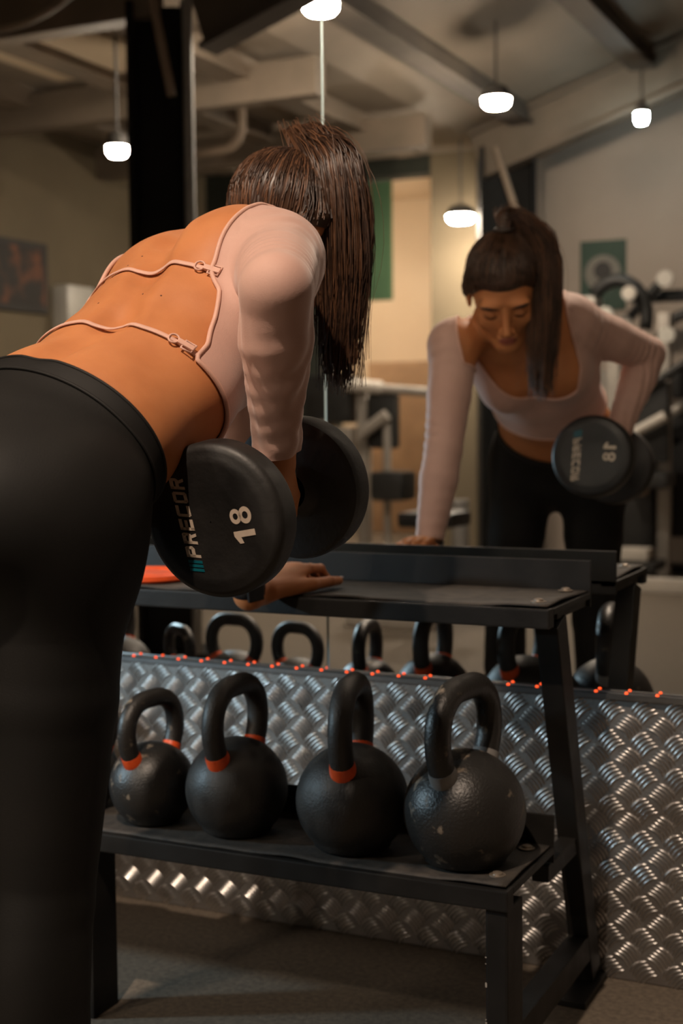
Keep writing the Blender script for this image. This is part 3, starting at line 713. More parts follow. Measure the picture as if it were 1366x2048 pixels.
def clip_mesh(V_, Q, g):
    """keep g>0 part of a quad mesh; returns verts, tris, boundary polylines"""
    T = np.concatenate([Q[:, [0, 1, 2]], Q[:, [0, 2, 3]]]); pos = g > 0
    cnt = pos[T].sum(1); out = [tuple(t) for t in T[cnt == 3]]; Vn = [v for v in V_]; cache = {}; seg = {}
    def cut(i, j):
        key = (i, j) if i < j else (j, i)
        if key not in cache:
            t = g[i] / (g[i] - g[j]); t = min(max(t, 0.001), 0.999); Vn.append(V_[i] * (1 - t) + V_[j] * t); cache[key] = len(Vn) - 1
        return cache[key]
    for t in T[(cnt == 1) | (cnt == 2)]:
        p = [pos[q] for q in t]
        if sum(p) == 1:
            k_ = p.index(True); a, b, c = t[k_], t[(k_ + 1) % 3], t[(k_ + 2) % 3]
            x, y = cut(a, b), cut(a, c); out.append((a, x, y)); seg.setdefault(x, []).append(y); seg.setdefault(y, []).append(x)
        else:
            k_ = p.index(False); a, b, c = t[k_], t[(k_ + 1) % 3], t[(k_ + 2) % 3]
            x, y = cut(a, b), cut(a, c); out += [(x, b, c), (x, c, y)]; seg.setdefault(x, []).append(y); seg.setdefault(y, []).append(x)
    Vn = np.array(Vn); out = np.array(out)
    loops = []; seen = set()
    for st in list(seg):
        if st in seen: continue
        lp = [st]; seen.add(st); cur = st
        while True:
            nx = [q for q in seg[cur] if q not in seen]
            if not nx: break
            cur = nx[0]; seen.add(cur); lp.append(cur)
        loops.append(Vn[lp])
    usedv = np.unique(out); rm = np.full(len(Vn), -1); rm[usedv] = np.arange(len(usedv))
    return Vn[usedv], rm[out], loops, usedv
def smooth_loop(L, step=0.006, it=6):
    for _ in range(it): L = 0.5 * L + 0.25 * (np.roll(L, 1, 0) + np.roll(L, -1, 0))
    out = [L[0]]
    for p in L[1:]:
        if np.linalg.norm(p - out[-1]) > step: out.append(p)
    return np.array(out)
def lerp(a, b, t): return np.asarray(a) * (1 - t) + np.asarray(b) * t
# ---- skeleton
HIPR = V(-1.008, -1.218, 0.940); HIPL = V(-1.200, -1.198, 0.940)
KNR = V(-1.014, -1.246, 0.50); KNL = V(-1.262, -1.213, 0.50)
ANR = V(-1.000, -1.290, 0.085); ANL = V(-1.300, -1.265, 0.085)
SHR = V(-0.940, -0.768, 1.302); ELR = V(-0.812, -1.015, 1.232); WRR = V(-0.862, -0.925, 1.043)
SHL = V(-1.170, -0.560, 1.245); ELL_ = V(-1.172, -0.490, 1.000); WRL = V(-1.188, -0.425, 0.762)
rp = nrm(V(1, -0.10, 0.0)); rc_ = nrm(V(0.93, -0.34, 0.10))
ST_ = [(V(-1.102, -1.215, 0.915), 0.162, 0.105), (V(-1.100, -1.195, 0.985), 0.170, 0.115), (V(-1.078, -1.085, 1.058), 0.150, 0.104),
       (V(-1.062, -0.965, 1.116), 0.142, 0.100), (V(-1.058, -0.862, 1.180), 0.148, 0.108), (V(-1.056, -0.768, 1.246), 0.154, 0.108),
       (V(-1.056, -0.700, 1.290), 0.138, 0.086), (V(-1.053, -0.655, 1.318), 0.085, 0.062)]
ns_ = len(ST_)
RV = [nrm(V(*q)) for q in ((1, -.02, 0), (1, .02, 0), (.98, .12, -.03), (.97, .16, -.04), (.98, -.04, 0), (.93, -.30, .08), (.92, -.36, .10), (.92, -.36, .10))]
HD = V(-1.044, -0.553, 1.372)
hf = nrm(V(0.27, 0.66, -0.70)); hu = nrm(V(0.17, 0.70, 0.72)); hu = nrm(hu - hf * (hu @ hf)); hr = np.cross(hf, hu)
HA = np.array([hr, hf, hu]); HS = 1.06
def H(x, y, z): return HD + HS * (hr * x + hf * y + hu * z)
body = []
TORSO = []
for i in range(ns_ - 1):
    TORSO.append(loft(ST_[i][0], ST_[i + 1][0], ST_[i][1:], ST_[i + 1][1:], RV[i], RV[i + 1], k=0.03, t='torso'))
body += TORSO
# chest frame
ct = nrm(ST_[5][0] - ST_[3][0]); cr = nrm(rc_ - ct * (rc_ @ ct)); cf = np.cross(ct, cr); CO = ST_[5][0]; CA = np.array([cr, cf, ct])
def Cc(x, y, z): return CO + cr * x + cf * y + ct * z       # right, front, up along the spine
pt = nrm(V(0, 0.18, 1)); pr = rp; pf = np.cross(pt, pr); PA = np.array([pr, pf, pt]); PO = ST_[1][0]
def Pc(x, y, z): return PO + pr * x + pf * y + pt * z
for s in (-1, 1):
    body.append(ell(Cc(s * 0.068, 0.078, -0.035), (0.066, 0.062, 0.068), CA, 0.035, t='bust'))
    body.append(ell(Cc(s * 0.075, -0.062, 0.005), (0.058, 0.050, 0.085), CA, 0.04, t='scapula'))
    body.append(ell(Cc(s * 0.030, -0.074, -0.13), (0.026, 0.022, 0.13), CA, 0.04, t='erector'))
    body.append(ell(Pc(s * 0.080, -0.070, -0.035), (0.090, 0.090, 0.095), PA, 0.04, t='glute'))
    body.append(ell(Pc(s * 0.135, 0.0, -0.06), (0.055, 0.09, 0.11), PA, 0.05, t='hip'))
# trapezius
NB = ST_[7][0]; NT = H(0, -0.030, -0.075)
for sh in (SHR, SHL):
    body.append(loft(lerp(NB, NT, 0.25), lerp(NB, sh, 0.86), 0.045, 0.036, k=0.035, t='trap'))
body.append(loft(NB - ct * 0.02, NT, 0.054, 0.050, k=0.03, t='neck'))
# right arm
ARMR = [ell(SHR, (0.057, 0.057, 0.057), np.eye(3), 0.035, t='armR'), loft(SHR, lerp(SHR, ELR, 0.5), 0.054, 0.051, k=0.03, t='armR'),
        loft(lerp(SHR, ELR, 0.5), ELR, 0.051, 0.041, k=0.006, t='armR'), loft(ELR, lerp(ELR, WRR, 0.32), 0.041, 0.042, k=0.008, t='armR'),
        loft(lerp(ELR, WRR, 0.32), WRR, 0.042, 0.026, k=0.006, t='armR')]
ARML = [ell(SHL, (0.055, 0.055, 0.055), np.eye(3), 0.035, t='armL'), loft(SHL, lerp(SHL, ELL_, 0.5), 0.053, 0.048, k=0.03, t='armL'),
        loft(lerp(SHL, ELL_, 0.5), ELL_, 0.048, 0.040, k=0.006, t='armL'), loft(ELL_, lerp(ELL_, WRL, 0.3), 0.040, 0.041, k=0.008, t='armL'),
        loft(lerp(ELL_, WRL, 0.3), WRL, 0.041, 0.026, k=0.006, t='armL')]
body += ARMR + ARML
# legs
for hp, kn, an in ((HIPR, KNR, ANR), (HIPL, KNL, ANL)):
    body.append(loft(hp, lerp(hp, kn, 0.45), 0.090, 0.079, k=0.03, t='leg')); body.append(loft(lerp(hp, kn, 0.45), kn, 0.079, 0.057, k=0.006, t='leg'))
    body.append(loft(kn, lerp(kn, an, 0.35), 0.057, 0.053, k=0.008, t='leg')); body.append(loft(lerp(kn, an, 0.35), an, 0.053, 0.034, k=0.006, t='leg'))
    body.append(ell(lerp(kn, an, 0.25) + V(0, -0.022, 0), (0.046, 0.046, 0.11), np.eye(3), 0.03, t='leg'))
    body.append(loft(an, an + V(0, 0.13, -0.05), 0.034, 0.026, k=0.02, t='foot'))
# spine furrow
for i in range(2, 6):
    a = ST_[i][0] - np.cross(nrm(ST_[i + 1][0] - ST_[i][0]), RV[i]) * (ST_[i][2] + 0.0165)
    b = ST_[i + 1][0] - np.cross(nrm(ST_[i + 1][0] - ST_[i][0]), RV[i + 1]) * (ST_[i + 1][2] + 0.0165)
    body.append(loft(a, b, 0.016, 0.016, k=0.03, sub=True, t='furrow'))
# head
head = [ell(H(0, -0.012, 0.030), V(.074, .094, .084) * HS, HA, .02), ell(H(0, .028, -.030), V(.060, .062, .086) * HS, HA, .03),
        ell(H(0, .072, -.098), V(.020, .017, .016) * HS, HA, .02)]
for s in (-1, 1):
    head += [loft(H(s * .050, .005, -.062), H(s * .012, .070, -.098), .020, .018, k=.02), ell(H(s * .040, .062, -.028), V(.022, .020, .020) * HS, HA, .02),
             ell(H(s * .030, .080, .024), V(.024, .014, .010) * HS, HA, .015)]
for s in (-1, 1):
    head += [ell(H(s * .031, .097, -.001), V(.017, .014, .011) * HS, HA, .010, sub=True), ell(H(s * .031, .074, -.003), V(.0145, .0145, .0135) * HS, HA, .004),
             ell(H(s * .078, -.004, -.012), V(.007, .018, .030) * HS, HA, .006)]
head += [loft(H(0, .086, .008), H(0, .109, -.036), .0072, .0108, k=.010), ell(H(.0115, .098, -.041), V(.008, .009, .007) * HS, HA, .006), ell(H(-.0115, .098, -.041), V(.008, .009, .007) * HS, HA, .006),
         ell(H(0, .088, -.063), V(.023, .0125, .0062) * HS, HA, .006), ell(H(0, .086, -.0745), V(.020, .0125, .0075) * HS, HA, .006),
         loft(H(-.02, .101, -.0685), H(.02, .101, -.0685), .0022, .0022, k=.004, sub=True)]
for o_ in head: o_.tag = 'head'
body += head
# hands --------------------------------------------------------------------
def finger(pts, r0, r1):
    out = []; n = len(pts) - 1
    for i in range(n): out.append(loft(pts[i], pts[i + 1], r0 + (r1 - r0) * i / n, r0 + (r1 - r0) * (i + 1) / n, k=0.0035, t='hand'))
    return out
# left hand: heel on the front edge of the top shelf, fingers forward (+y), curled
SZ = 0.7595
hx, hy = WRL[0], -0.345
body += [loft(WRL, V(-1.180, -0.392, 0.764), 0.0255, 0.025, k=0.012, t='hand'),
         loft(V(-1.180, -0.390, 0.765), V(-1.162, -0.302, 0.794), (0.036, 0.017), (0.040, 0.0155), V(1, 0, 0.1), k=0.012, t='hand')]
NAILS = []
for i, (dx, L1, L2, L3, dz) in enumerate(((-0.031, .034, .023, .017, -.006), (-0.010, .044, .030, .020, -.001), (0.011, .044, .030, .020, 0.001), (0.032, .042, .029, .020, .001))):
    k0 = V(-1.162 + dx, -0.300, 0.797 + dz); fx = dx * 0.25
    p1 = k0 + V(fx * L1 * 4, L1 * .96, -0.004); p2 = p1 + V(fx * L2 * 2, L2 * .72, -L2 * .60); p3 = p2 + V(0, L3 * .85, -L3 * .45)
    p3[2] = max(p3[2], SZ + 0.0075)
    body += finger([k0, p1, p2, p3], 0.0092, 0.0070); NAILS.append((p3, nrm(p3 - p2)))
th = [V(-1.146, -0.376, 0.766), V(-1.114, -0.322, 0.772), V(-1.104, -0.270, 0.772), V(-1.106, -0.228, 0.7685)]
body += [loft(th[0] + V(-.012, -.008, 0), th[1], 0.016, 0.0125, k=.010, t='hand')] + finger(th[1:], 0.0112, 0.0082)
NAILS.append((th[-1], nrm(th[-1] - th[-2])))
# right hand: grips the dumbbell handle, back of the hand outward (+x)
HC = (DN + DF) / 2; out_ = ex; upn = ez
def G(a, x, z): return HC + dax * a + out_ * x + upn * z
body += [loft(WRR, G(0, .026, .055), 0.0255, 0.026, k=.012, t='hand'), loft(G(0.0, .026, .055), G(0.0, .031, .006), (0.036, 0.016), (0.041, 0.0145), dax, k=.012, t='hand')]
for i, a in enumerate((-0.030, -0.010, 0.010, 0.030)):
    body += finger([G(a, .031, .004), G(a * 1.02, .024, -.023), G(a * 1.02, -.004, -.033), G(a * 1.0, -.026, -.016)], 0.0100, 0.0078)
body += finger([G(.034, .018, .048), G(.050, -.006, .034), G(.050, -.025, .014), G(.040, -.028, -.002)], 0.0125, 0.0085)
# strap curves in chest coordinates: (x start, z start, z at spine, x end, z end)
STRAPS = [((61, 20, -20, -78), (-0.096, -0.100, -0.104, -0.10)), ((83, 40, 0, -40, -85), (-0.245, -0.247, -0.250, -0.25, -0.245))]
PONY = (V(-0.955, -0.545, 0), V(0.004, 0.002, 0)); PONY_Z0 = 1.475; PONY_Z1 = 1.105
YE = ((-0.26, -0.217, -0.171, -0.132, -0.096), (-0.016, -0.015, -0.029, -0.047, -0.063))
XBK = ((-0.2, -0.155, -0.11, -0.085, -0.065, -0.045), (0.110, 0.113, 0.118, 0.121, 0.123, 0.124))
HEMZ = -0.252; WOFF = -0.018; WTILT = V(0, 0, 0.0)
# ---- body surface
HGRID = 0.0038
vg, glo, gh = field_grid(body, HGRID)
person = empty('person'); tag(person, 'person in pink open-back top and black leggings bending over the rack with a dumbbell', 'person')
bv, bq = nets(vg, glo, gh, 0.0)
bv, bn = project(body, bv, 0.0)
body_o = link_tris('body', bv, bq, M['skin'], person)
BVH = BVHTree.FromPolygons([tuple(p) for p in bv.tolist()], [tuple(q) for q in bq.tolist()])
def chest_xyz(P): return (P - CO) @ CA.T
TORS_ALL = [o for o in body if o.tag in ('torso', 'bust', 'scapula', 'erector', 'trap')]
LEG_ALL = [o for o in body if o.tag in ('leg', 'glute', 'hip', 'foot')] + TORSO[:4]
HEADF = [o for o in body if o.tag in ('head', 'neck')]

# ---- top
OFF = 0.0042
tq = bq; tv, tn = project(body, bv + bn * OFF, OFF, 1)
c = chest_xyz(tv); ax_ = np.abs(c[:, 0])
dR = field_at(ARMR, tv); dL = field_at(ARML, tv)
def along(P, a, b): w = nrm(b - a); return (P - a) @ w
gsl = np.maximum(np.minimum(0.018 - dR, along(tv, WRR, ELR) + 0.012), np.minimum(0.018 - dL, along(tv, WRL, ELL_) - 0.030))
gsl = np.minimum(gsl, 0.06)
zs = c[:, 2] - (0.11 - 0.43 * c[:, 0])                     # height relative to the slanting shoulder line
zz = c[:, 2]
gback_low = c[:, 1] - np.interp(zz, YE[0], YE[1])
gback_high = ax_ - np.interp(zs, XBK[0], XBK[1]) + np.maximum(0, c[:, 1] + 0.02) * 3
wgt = np.clip((zz + 0.125) / 0.03, 0, 1)
gback = gback_low * (1 - wgt) + gback_high * wgt
xn = 0.105 * np.sqrt(np.clip((zs + 0.15) / 0.045, 0, 1)) + 0.019 * np.clip((zs + 0.10) / 0.05, 0, 1)
gneck = ax_ - xn + np.where(zs < -0.15, (-0.15 - zs) * 3, 0) + np.maximum(0, -c[:, 1] + 0.0) * 3
wt_ = np.clip((zs + 0.058) / 0.02, 0, 1)
gedge = np.minimum(gback, gneck) * (1 - wt_) + (ax_ - 0.124) * wt_
gch = np.minimum.reduce([zz - HEMZ, gedge, 0.016 - field_at(TORS_ALL, tv)])
far = np.minimum(np.linalg.norm(tv - SHR, axis=1), np.linalg.norm(tv - SHL, axis=1))
gtop = np.maximum(gch, np.minimum(gsl, np.maximum(np.minimum(gedge, zz - HEMZ), far - 0.080)))
# folds of the sleeves
def folds(P, N_, sh, el, wr, d_arm, seed):
    ua = along(P, sh, el) / np.linalg.norm(el - sh); fa = along(P, el, wr) / np.linalg.norm(wr - el)
    w1 = nrm(el - sh); w2 = nrm(wr - el); bend = nrm(np.cross(w1, w2)); inn = nrm(w2 - w1)
    side = ((P - el) @ inn) / 0.045; lat = ((P - el) @ bend) / 0.045
    ph = seed + 1.3 * lat
    L1 = np.linalg.norm(el - sh); L2 = np.linalg.norm(wr - el)
    m1 = np.exp(-((ua - 0.9) / 0.22) ** 2) * np.clip(side * 0.7 + 0.6, 0, 1.3)
    f = 0.0015 * m1 * np.sin(ua * L1 / 0.0038 + ph * 1.6 + np.sin(side * 2.2))
    m2 = np.clip(fa * 3, 0, 1) * (fa < 1.2)
    f += 0.0006 * m2 * np.sin(fa * L2 / 0.0048 + 2.2 * np.sin(lat * 1.4 + seed)) * (0.35 + 0.65 * np.clip(fa, 0, 1))
    m3 = np.exp(-((ua - 0.12) / 0.16) ** 2)
    f += 0.0012 * m3 * np.sin(ua * L1 / 0.0050 + lat * 1.9 + 1.3 * np.sin(lat * 2.3 + side * 1.7)) * (0.4 + 0.6 * np.sin(lat * 1.3 + side * 2 + seed) ** 2)
    return np.where(d_arm < 0.02, f, 0)
fr = folds(tv, tn, SHR, ELR, WRR, dR, 0.4) + folds(tv, tn, SHL, ELL_, WRL, dL, 1.9)
tv2 = tv + tn * fr[:, None]
topv, topf, loops, uv_ = clip_mesh(tv2, tq, gtop)
top_o = link_tris('crop_top', topv, topf, M['pink'], person)
for lp in sorted(loops, key=len)[::-1][:6]:
    if len(lp) < 60: continue
    ctr_ = lp.mean(0)
    if min(np.linalg.norm(ctr_ - WRR), np.linalg.norm(ctr_ - WRL)) < 0.12: continue
    lp = smooth_loop(lp)
    if len(lp) > 8: MB().tube(list(lp), 0.0034, 8, closed=np.linalg.norm(lp[0] - lp[-1]) < 0.03).build('piping', M['pink_trim'], top_o, smooth=True)

# ---- leggings
LOFF = 0.0030
lq = bq; lv, ln_ = project(body, bv + bn * LOFF, LOFF, 1)
WPT = ST_[2][0]; WN = nrm(nrm(ST_[3][0] - ST_[1][0]) + WTILT)
gl = np.minimum.reduce([-(lv - WPT) @ WN + WOFF, 0.02 - field_at(LEG_ALL, lv), lv[:, 2] - 0.095])
lgv, lgf, lps, _ = clip_mesh(lv, lq, gl)
leg_o = link_tris('leggings', lgv, lgf, M['leggings'], person)
wq = bq; wv = lv + ln_ * 0.0018
wd = -(wv - WPT) @ WN
rib = 0.0005 * np.sin(np.arctan2((wv - WPT) @ pf, (wv - WPT) @ pr) * 130)
gw = np.minimum.reduce([wd + WOFF + 0.002, 0.042 - wd, 0.02 - field_at(LEG_ALL, wv)])
wbv, wbf, lpw, _ = clip_mesh(wv, wq, gw)
wb_o = link_tris('waistband', wbv, wbf, M['waistband'], leg_o)
mb = MB()
for lp in lpw:
    if len(lp) > 60:
        lp = smooth_loop(lp); mb.tube(list(lp), 0.0022, 6, closed=True)
mb.build('waistband_edge', M['waistband'], wb_o, smooth=True)

# ---- straps across the back (laid on the skin)
def cam_ray(px, py):
    d = _fw + _rt * (px - 683) / F_PX + _up * (1024 - py) / F_PX; return Vector(CAM), Vector(nrm(d))
def on_back(x, y_guess_z):
    """point of the back surface at chest coordinates (lateral x, spine z)"""
    o = Cc(x, -0.4, y_guess_z); h = BVH.ray_cast(Vector(o), Vector(cf))
    return None if h[0] is None else (np.array(h[0]), np.array(h[1]))
def around(phi, z):
    """point of the torso surface at angle phi from the spine line, at spine height z"""
    d = cr * math.sin(phi) - cf * math.cos(phi); o = Cc(0, 0, z)
    h = BVH.ray_cast(Vector(o + d * 0.16), Vector(-d))
    return None if h[0] is None else (np.array(h[0]), np.array(h[1]))
def strap(pts, wid=0.0042):
    P = []; Nn = []
    for x, z in pts:
        h = around(x, z)
        if h: P.append(h[0]); Nn.append(h[1] if h[1] @ (h[0] - CO) > 0 else -h[1])
    P = np.array(P); Nn = np.array(Nn)
    ctr = CO + np.outer((P - CO) @ ct, ct); rad = np.linalg.norm(P - ctr, axis=1); ker = np.exp(-np.linspace(-2, 2, 17) ** 2); ker /= ker.sum()
    rs_ = np.convolve(np.pad(rad, 8, mode='edge'), ker, 'valid'); P = ctr + (P - ctr) * (np.maximum(rad, rs_) / rad)[:, None]
    Nn = np.stack([np.convolve(np.pad(Nn[:, q], 8, mode='edge'), ker, 'valid') for q in range(3)], 1); Nn /= np.linalg.norm(Nn, axis=1, keepdims=True)
    P = P + Nn * 0.0026
    vs_ = []; fs_ = []
    for i in range(len(P)):
        t = nrm(P[min(i + 1, len(P) - 1)] - P[max(i - 1, 0)]); b = nrm(np.cross(t, Nn[i])); n = np.cross(b, t); n = n if n @ Nn[i] > 0 else -n
        for q in range(8):
            a = 2 * math.pi * q / 8; vs_.append(P[i] + b * wid * math.cos(a) + n * 0.0016 * math.sin(a))
    for i in range(len(P) - 1):
        for q in range(8): fs_.append((i * 8 + q, i * 8 + (q + 1) % 8, (i + 1) * 8 + (q + 1) % 8, (i + 1) * 8 + q))
    link_mesh('strap', vs_, fs_, M['pink_trim'], top_o, True)
    return P, Nn
def fitting(P, Nn, i, r=0.0085):
    t = nrm(P[i + 1] - P[i - 1]); n = Nn[i]; b = nrm(np.cross(n, t)); ctr = P[i] + n * 0.0022
    MB().tube([ctr + r * (t * math.cos(a) * 0.8 + b * math.sin(a)) for a in np.linspace(0, 2 * math.pi, 17)[:-1]], 0.0015, 6, closed=True).build('ring', M['pink_trim'], top_o, smooth=True)
    c2 = P[i] - t * 0.022 + n * 0.0018
    MB().tube([c2 + t * sx * 0.0075 + b * sy * 0.0085 for sx, sy in ((-1, -1), (-1, 1), (1, 1), (1, -1))], 0.0016, 6, closed=True).build('slider', M['pink_trim'], top_o, smooth=True)
    MB().bar(c2 - t * 0.008 + n * .001, c2 + t * 0.016 + n * .001, 0.009, 0.0035, tuple(n), 0.001).build('strap_loop', M['pink_trim'], top_o)
for ph, zz_ in STRAPS:
    t_ = np.linspace(0, 1, 61); pts = list(zip(np.radians(np.interp(t_, np.linspace(0, 1, len(ph)), ph)), np.interp(t_, np.linspace(0, 1, len(zz_)), zz_)))
    P_, N_ = strap(pts); fitting(P_, N_, 5)
# moles
for x, z in ((0.01, 0.02), (-0.02, -0.05), (-0.03, -0.075), (-0.035, -0.11), (0.04, -0.16), (-0.01, -0.19), (0.05, 0.06), (0.075, -0.17), (0.02, -0.24)):
    h = on_back(x, z)
    if h:
        mo = MB().lathe([(.0016, 0), (.0012, .0006), (.0003, .0008)], 8, h[0] - h[1] * .0002, h[1] if h[1] @ -cf > 0 else -h[1]); mo.build('mole', M['mole'], body_o, smooth=True)

# ---- face details
fq = body_o.data
hl = (bv - HD) @ HA.T / HS
def face_patch(name, g, m, off, parent=body_o):
    sel = g > -0.02; V2, F2, _, used_ = clip_mesh(bv + bn * off, bq[(g[bq] > -0.03).any(1)], g)
    return link_tris(name, V2, F2, m, parent)
front = hl[:, 1] - 0.03
g1 = np.minimum(1 - (hl[:, 0] / .0215) ** 2 - ((hl[:, 2] + .0685) / .0105) ** 2, front * 50); face_patch('lips', g1 * 0.01, M['lip'], 0.0006)
for s in (-1, 1):
    xx = hl[:, 0] * s
    g2 = np.minimum(1 - ((xx - .033) / .020) ** 2 - ((hl[:, 2] - .024 - .10 * (xx - .033) + 6 * (xx - .036) ** 2) / .0038) ** 2, front * 50); face_patch('eyebrow', g2 * 0.01, M['brow'], 0.0012)
    g3 = np.minimum(1 - ((xx - .031) / .0150) ** 2 - ((hl[:, 2] + .0075 - 14 * (xx - .031) ** 2) / .0030) ** 2, front * 50); face_patch('eyelashes', g3 * 0.01, M['brow'], 0.0010)

# ---- nails, watch, shoes
for p, d in NAILS:
    up_ = nrm(V(0, 0, 1) - d * d[2]); u_ = np.cross(d, up_)
    vs_ = [];
    o_ = MB().lathe([(.001, .0024), (.0035, .0020), (.0052, 0)], 12, (0, 0, 0), (0, 0, 1)); A_ = np.array(o_.v)
    o_.v = [tuple(p + d * 0.003 + u_ * a[0] * 1.2 + d * (a[1] * 2.2 + .006) + up_ * (a[2] + 0.0056)) for a in A_]
    o_.build('nail', M['nail'], body_o, smooth=True)
wdir = nrm(WRL - ELL_); wc = WRL - wdir * 0.014
w_ = empty('wristwatch'); w_.parent = person
MB().lathe([(.0275, -.013), (.0300, -.012), (.0305, .0), (.0300, .012), (.0275, .013)], 32, wc, wdir, cap=False).build('watch_strap', M['watch'], w_, smooth=True)
wo = nrm(V(0.75, -0.6, 0.1)); wo = nrm(wo - wdir * (wo @ wdir)); MB().bar(wc + wo * .027 - wdir * .017, wc + wo * .027 + wdir * .017, .030, .010, tuple(wo), .003).build('watch_face', M['watch'], w_)
for an in (ANR, ANL):
    so = [loft(an + V(0, -.02, -.035), an + V(0, .15, -.045), (.042, .036), (.040, .026), V(1, 0, 0), k=.02), loft(an + V(0, 0, .0), an + V(0, -.01, -.04), .043, .045, k=.02),
          loft(an + V(0, -.05, -.05), an + V(0, .15, -.055), .03, .03, k=.02)]
    g_, l_, h_ = field_grid(so, 0.005); sv, sq = nets(g_, l_, h_, 0); sv[:, 2] = np.maximum(sv[:, 2], 0.012)
    sh_ = link_tris('shoe', sv, sq, M['shoe'], person)
    poly = [(0.043 * math.cos(a) * (1 if math.sin(a) > 0 else .92), (0.125 if math.sin(a) > 0 else .125) * math.sin(a)) for a in np.linspace(0, 2 * math.pi, 25)[:-1]]
    MB().prism(poly, an + V(0, .05, -an[2] + 0.001), (1, 0, 0), (0, 1, 0), (0, 0, 1), .018).build('sole', M['sole'], sh_)

# ---- hair
HEADH = [o for o in body if o.tag == 'head']
hg, hlo, hh = field_grid(HEADH, 0.0035)
hv, hq = nets(hg, hlo, hh, 0.0085); hv, hn = project(HEADH, hv, 0.0085)
hc = (hv - HD) @ HA.T / HS
def hairline(q): return q[:, 2] - np.clip(-0.012 + 0.86 * q[:, 1], -0.075, 0.060 - 5.0 * q[:, 0] ** 2) - 0.010 * np.exp(-((np.abs(q[:, 0]) - .05) / .02) ** 2) * (q[:, 1] > 0.02)
gh_ = hairline(hc)
hv = hv - hn * (0.0068 * np.clip(1 - gh_ / 0.022, 0, 1))[:, None]
cv, cfc, _, _ = clip_mesh(hv, hq, gh_)
hair_o = link_tris('hair', cv, cfc, M['hair'], person)
KNOT = V(0.012, -0.062, 0.108)
kd = nrm(KNOT)
def strands(name, paths, r, m, parent, taper=0.35):
    """many thin three-sided tubes in one mesh"""
    vs_ = []; fs_ = []; off = 0
    for p in paths:
        n = len(p); t = np.gradient(p, axis=0); t /= np.maximum(np.linalg.norm(t, axis=1, keepdims=True), 1e-9)
        ref = np.where(np.abs(t[:, 2:3]) < 0.9, np.array([[0, 0, 1.0]]), np.array([[1.0, 0, 0]]))
        u = np.cross(t, ref); u /= np.maximum(np.linalg.norm(u, axis=1, keepdims=True), 1e-9); w = np.cross(t, u)
        rad = r * (1 - (1 - taper) * np.linspace(0, 1, n) ** 2)[:, None]
        ring_ = np.stack([p + rad * (u * math.cos(a) + w * math.sin(a)) for a in (0, 2.094, 4.189)], 1)
        vs_.append(ring_.reshape(-1, 3)); i = np.arange(n - 1)[:, None] * 3 + off
        for q in range(3):
            q2 = (q + 1) % 3; fs_.append(np.concatenate([i + q, i + q2, i + 3 + q2, i + 3 + q], 1))
        off += 3 * n
    o = link_tris(name, np.concatenate(vs_), np.concatenate(fs_), m, parent); o['kind'] = 'stuff'; return o
pick = RNG.choice(len(hv[gh_ > 0.0]), 1500, replace=True); start = hc[gh_ > 0.0][pick]
def slerp(a, b, t):
    om = np.arccos(np.clip(a @ b, -1, 1)); return (np.sin((1 - t) * om)[:, None] * a + np.sin(t * om)[:, None] * b) / max(np.sin(om), 1e-4)
paths = []
tt = np.linspace(0, 1, 9)
for s0 in start:
    d = slerp(nrm(s0), kd, tt); rr = np.linalg.norm(s0) * (1 - tt) + np.linalg.norm(KNOT) * tt
    paths.append(HD + HS * (d * rr[:, None]) @ HA)
allp = np.concatenate(paths); allp, an_ = project(HEADH, allp, 0.0095, 3)
allp -= an_ * (0.0066 * np.clip(1 - hairline((allp - HD) @ HA.T / HS) / 0.022, 0, 1))[:, None]
allp += RNG.normal(0, 0.0006, allp.shape)
paths = list(allp.reshape(len(paths), len(tt), 3))
strands('hair_strands', paths[:1050], 0.0011, M['hair'], hair_o); strands('hair_strands', paths[1050:], 0.0010, M['hair2'], hair_o)
KW = HD + HS * KNOT @ HA
MB().tube([KW + 0.020 * (hr * math.cos(a) + nrm(hf * .7 + hu * .4) * math.sin(a)) + hu * 0.006 for a in np.linspace(0, 2 * math.pi, 21)[:-1]], 0.006, 8, closed=True).build('hair_tie', M['brow'], hair_o, smooth=True)
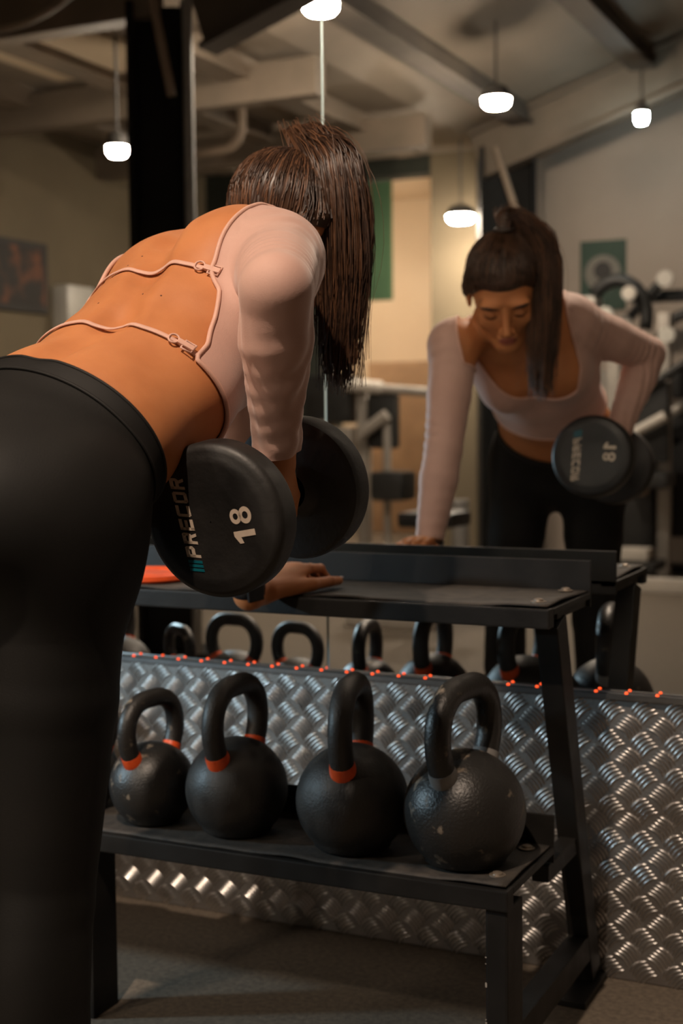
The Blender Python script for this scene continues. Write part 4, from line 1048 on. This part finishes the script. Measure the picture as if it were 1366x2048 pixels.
# ponytail: rises from the knot, folds over and hangs straight down
def pony(n, spread, rnd):
    out = []
    for i in range(n):
        a = rnd.uniform(0, 2 * math.pi); q = math.sqrt(rnd.uniform(0, 1)); e1, e2 = q * math.cos(a), q * math.sin(a)
        base = KW + hr * 0.014 * e1 + nrm(hf) * 0.014 * e2
        apex = KW + V(0.012, 0.012, 0.030) + V(0.030 * e1, 0.016 * e1, 0.012 * e2 + 0.010 * q) * spread
        fallx = PONY[0] + _rt * (0.046 * e1 * spread) + V(-0.30, 0.30, 0) * (0.055 * e2)
        ln = 0.40 + 0.60 * rnd.beta(2.2, 1.7)
        endz = PONY_Z0 + (PONY_Z1 - PONY_Z0) * ln
        shoulder_ = V(fallx[0], fallx[1], PONY_Z0 + 0.012 * rnd.normal() - 0.02 * abs(e1))
        cl = 0.85 - 0.5 * rnd.uniform()
        mid = V(fallx[0], fallx[1], (PONY_Z0 + endz) / 2) + _rt * (0.010 * rnd.normal() * 0.5) + _rt * 0.012
        end = V(PONY[0][0], PONY[0][1], endz) + (V(fallx[0], fallx[1], endz) - V(PONY[0][0], PONY[0][1], endz)) * cl + PONY[1] + _rt * 0.008 * rnd.normal()
        ctrl = [base, apex, shoulder_, mid, end]
        t = np.linspace(0, 1, 15); B = np.zeros((15, 3))
        # Catmull-Rom through the control points
        C_ = [2 * ctrl[0] - ctrl[1]] + ctrl + [2 * ctrl[-1] - ctrl[-2]]
        for k_, x in enumerate(t):
            s_ = min(int(x * 4), 3); u_ = x * 4 - s_; p0, p1, p2, p3 = C_[s_:s_ + 4]
            B[k_] = 0.5 * (2 * p1 + (p2 - p0) * u_ + (2 * p0 - 5 * p1 + 4 * p2 - p3) * u_ ** 2 + (3 * p1 - p0 - 3 * p2 + p3) * u_ ** 3)
        out.append(B)
    return out
pn = pony(1700, 1.0, RNG)
pt_o = strands('ponytail', pn[:1150], 0.0014, M['hair'], hair_o); strands('ponytail_highlights', pn[1150:], 0.0011, M['hair2'], hair_o)
fly = pony(60, 1.45, RNG)
for f_ in fly: f_ += (np.linspace(0, 1, 15)[:, None] ** 1.5) * _rt * RNG.normal(0.0, 0.02) + V(0, 0, 0.012) * np.sin(np.linspace(0, 3.1, 15))[:, None] * RNG.uniform(0, 1)
strands('flyaway_hair', fly, 0.0005, M['hair2'], hair_o)
settle(person, (-1.10, -1.2, 0))
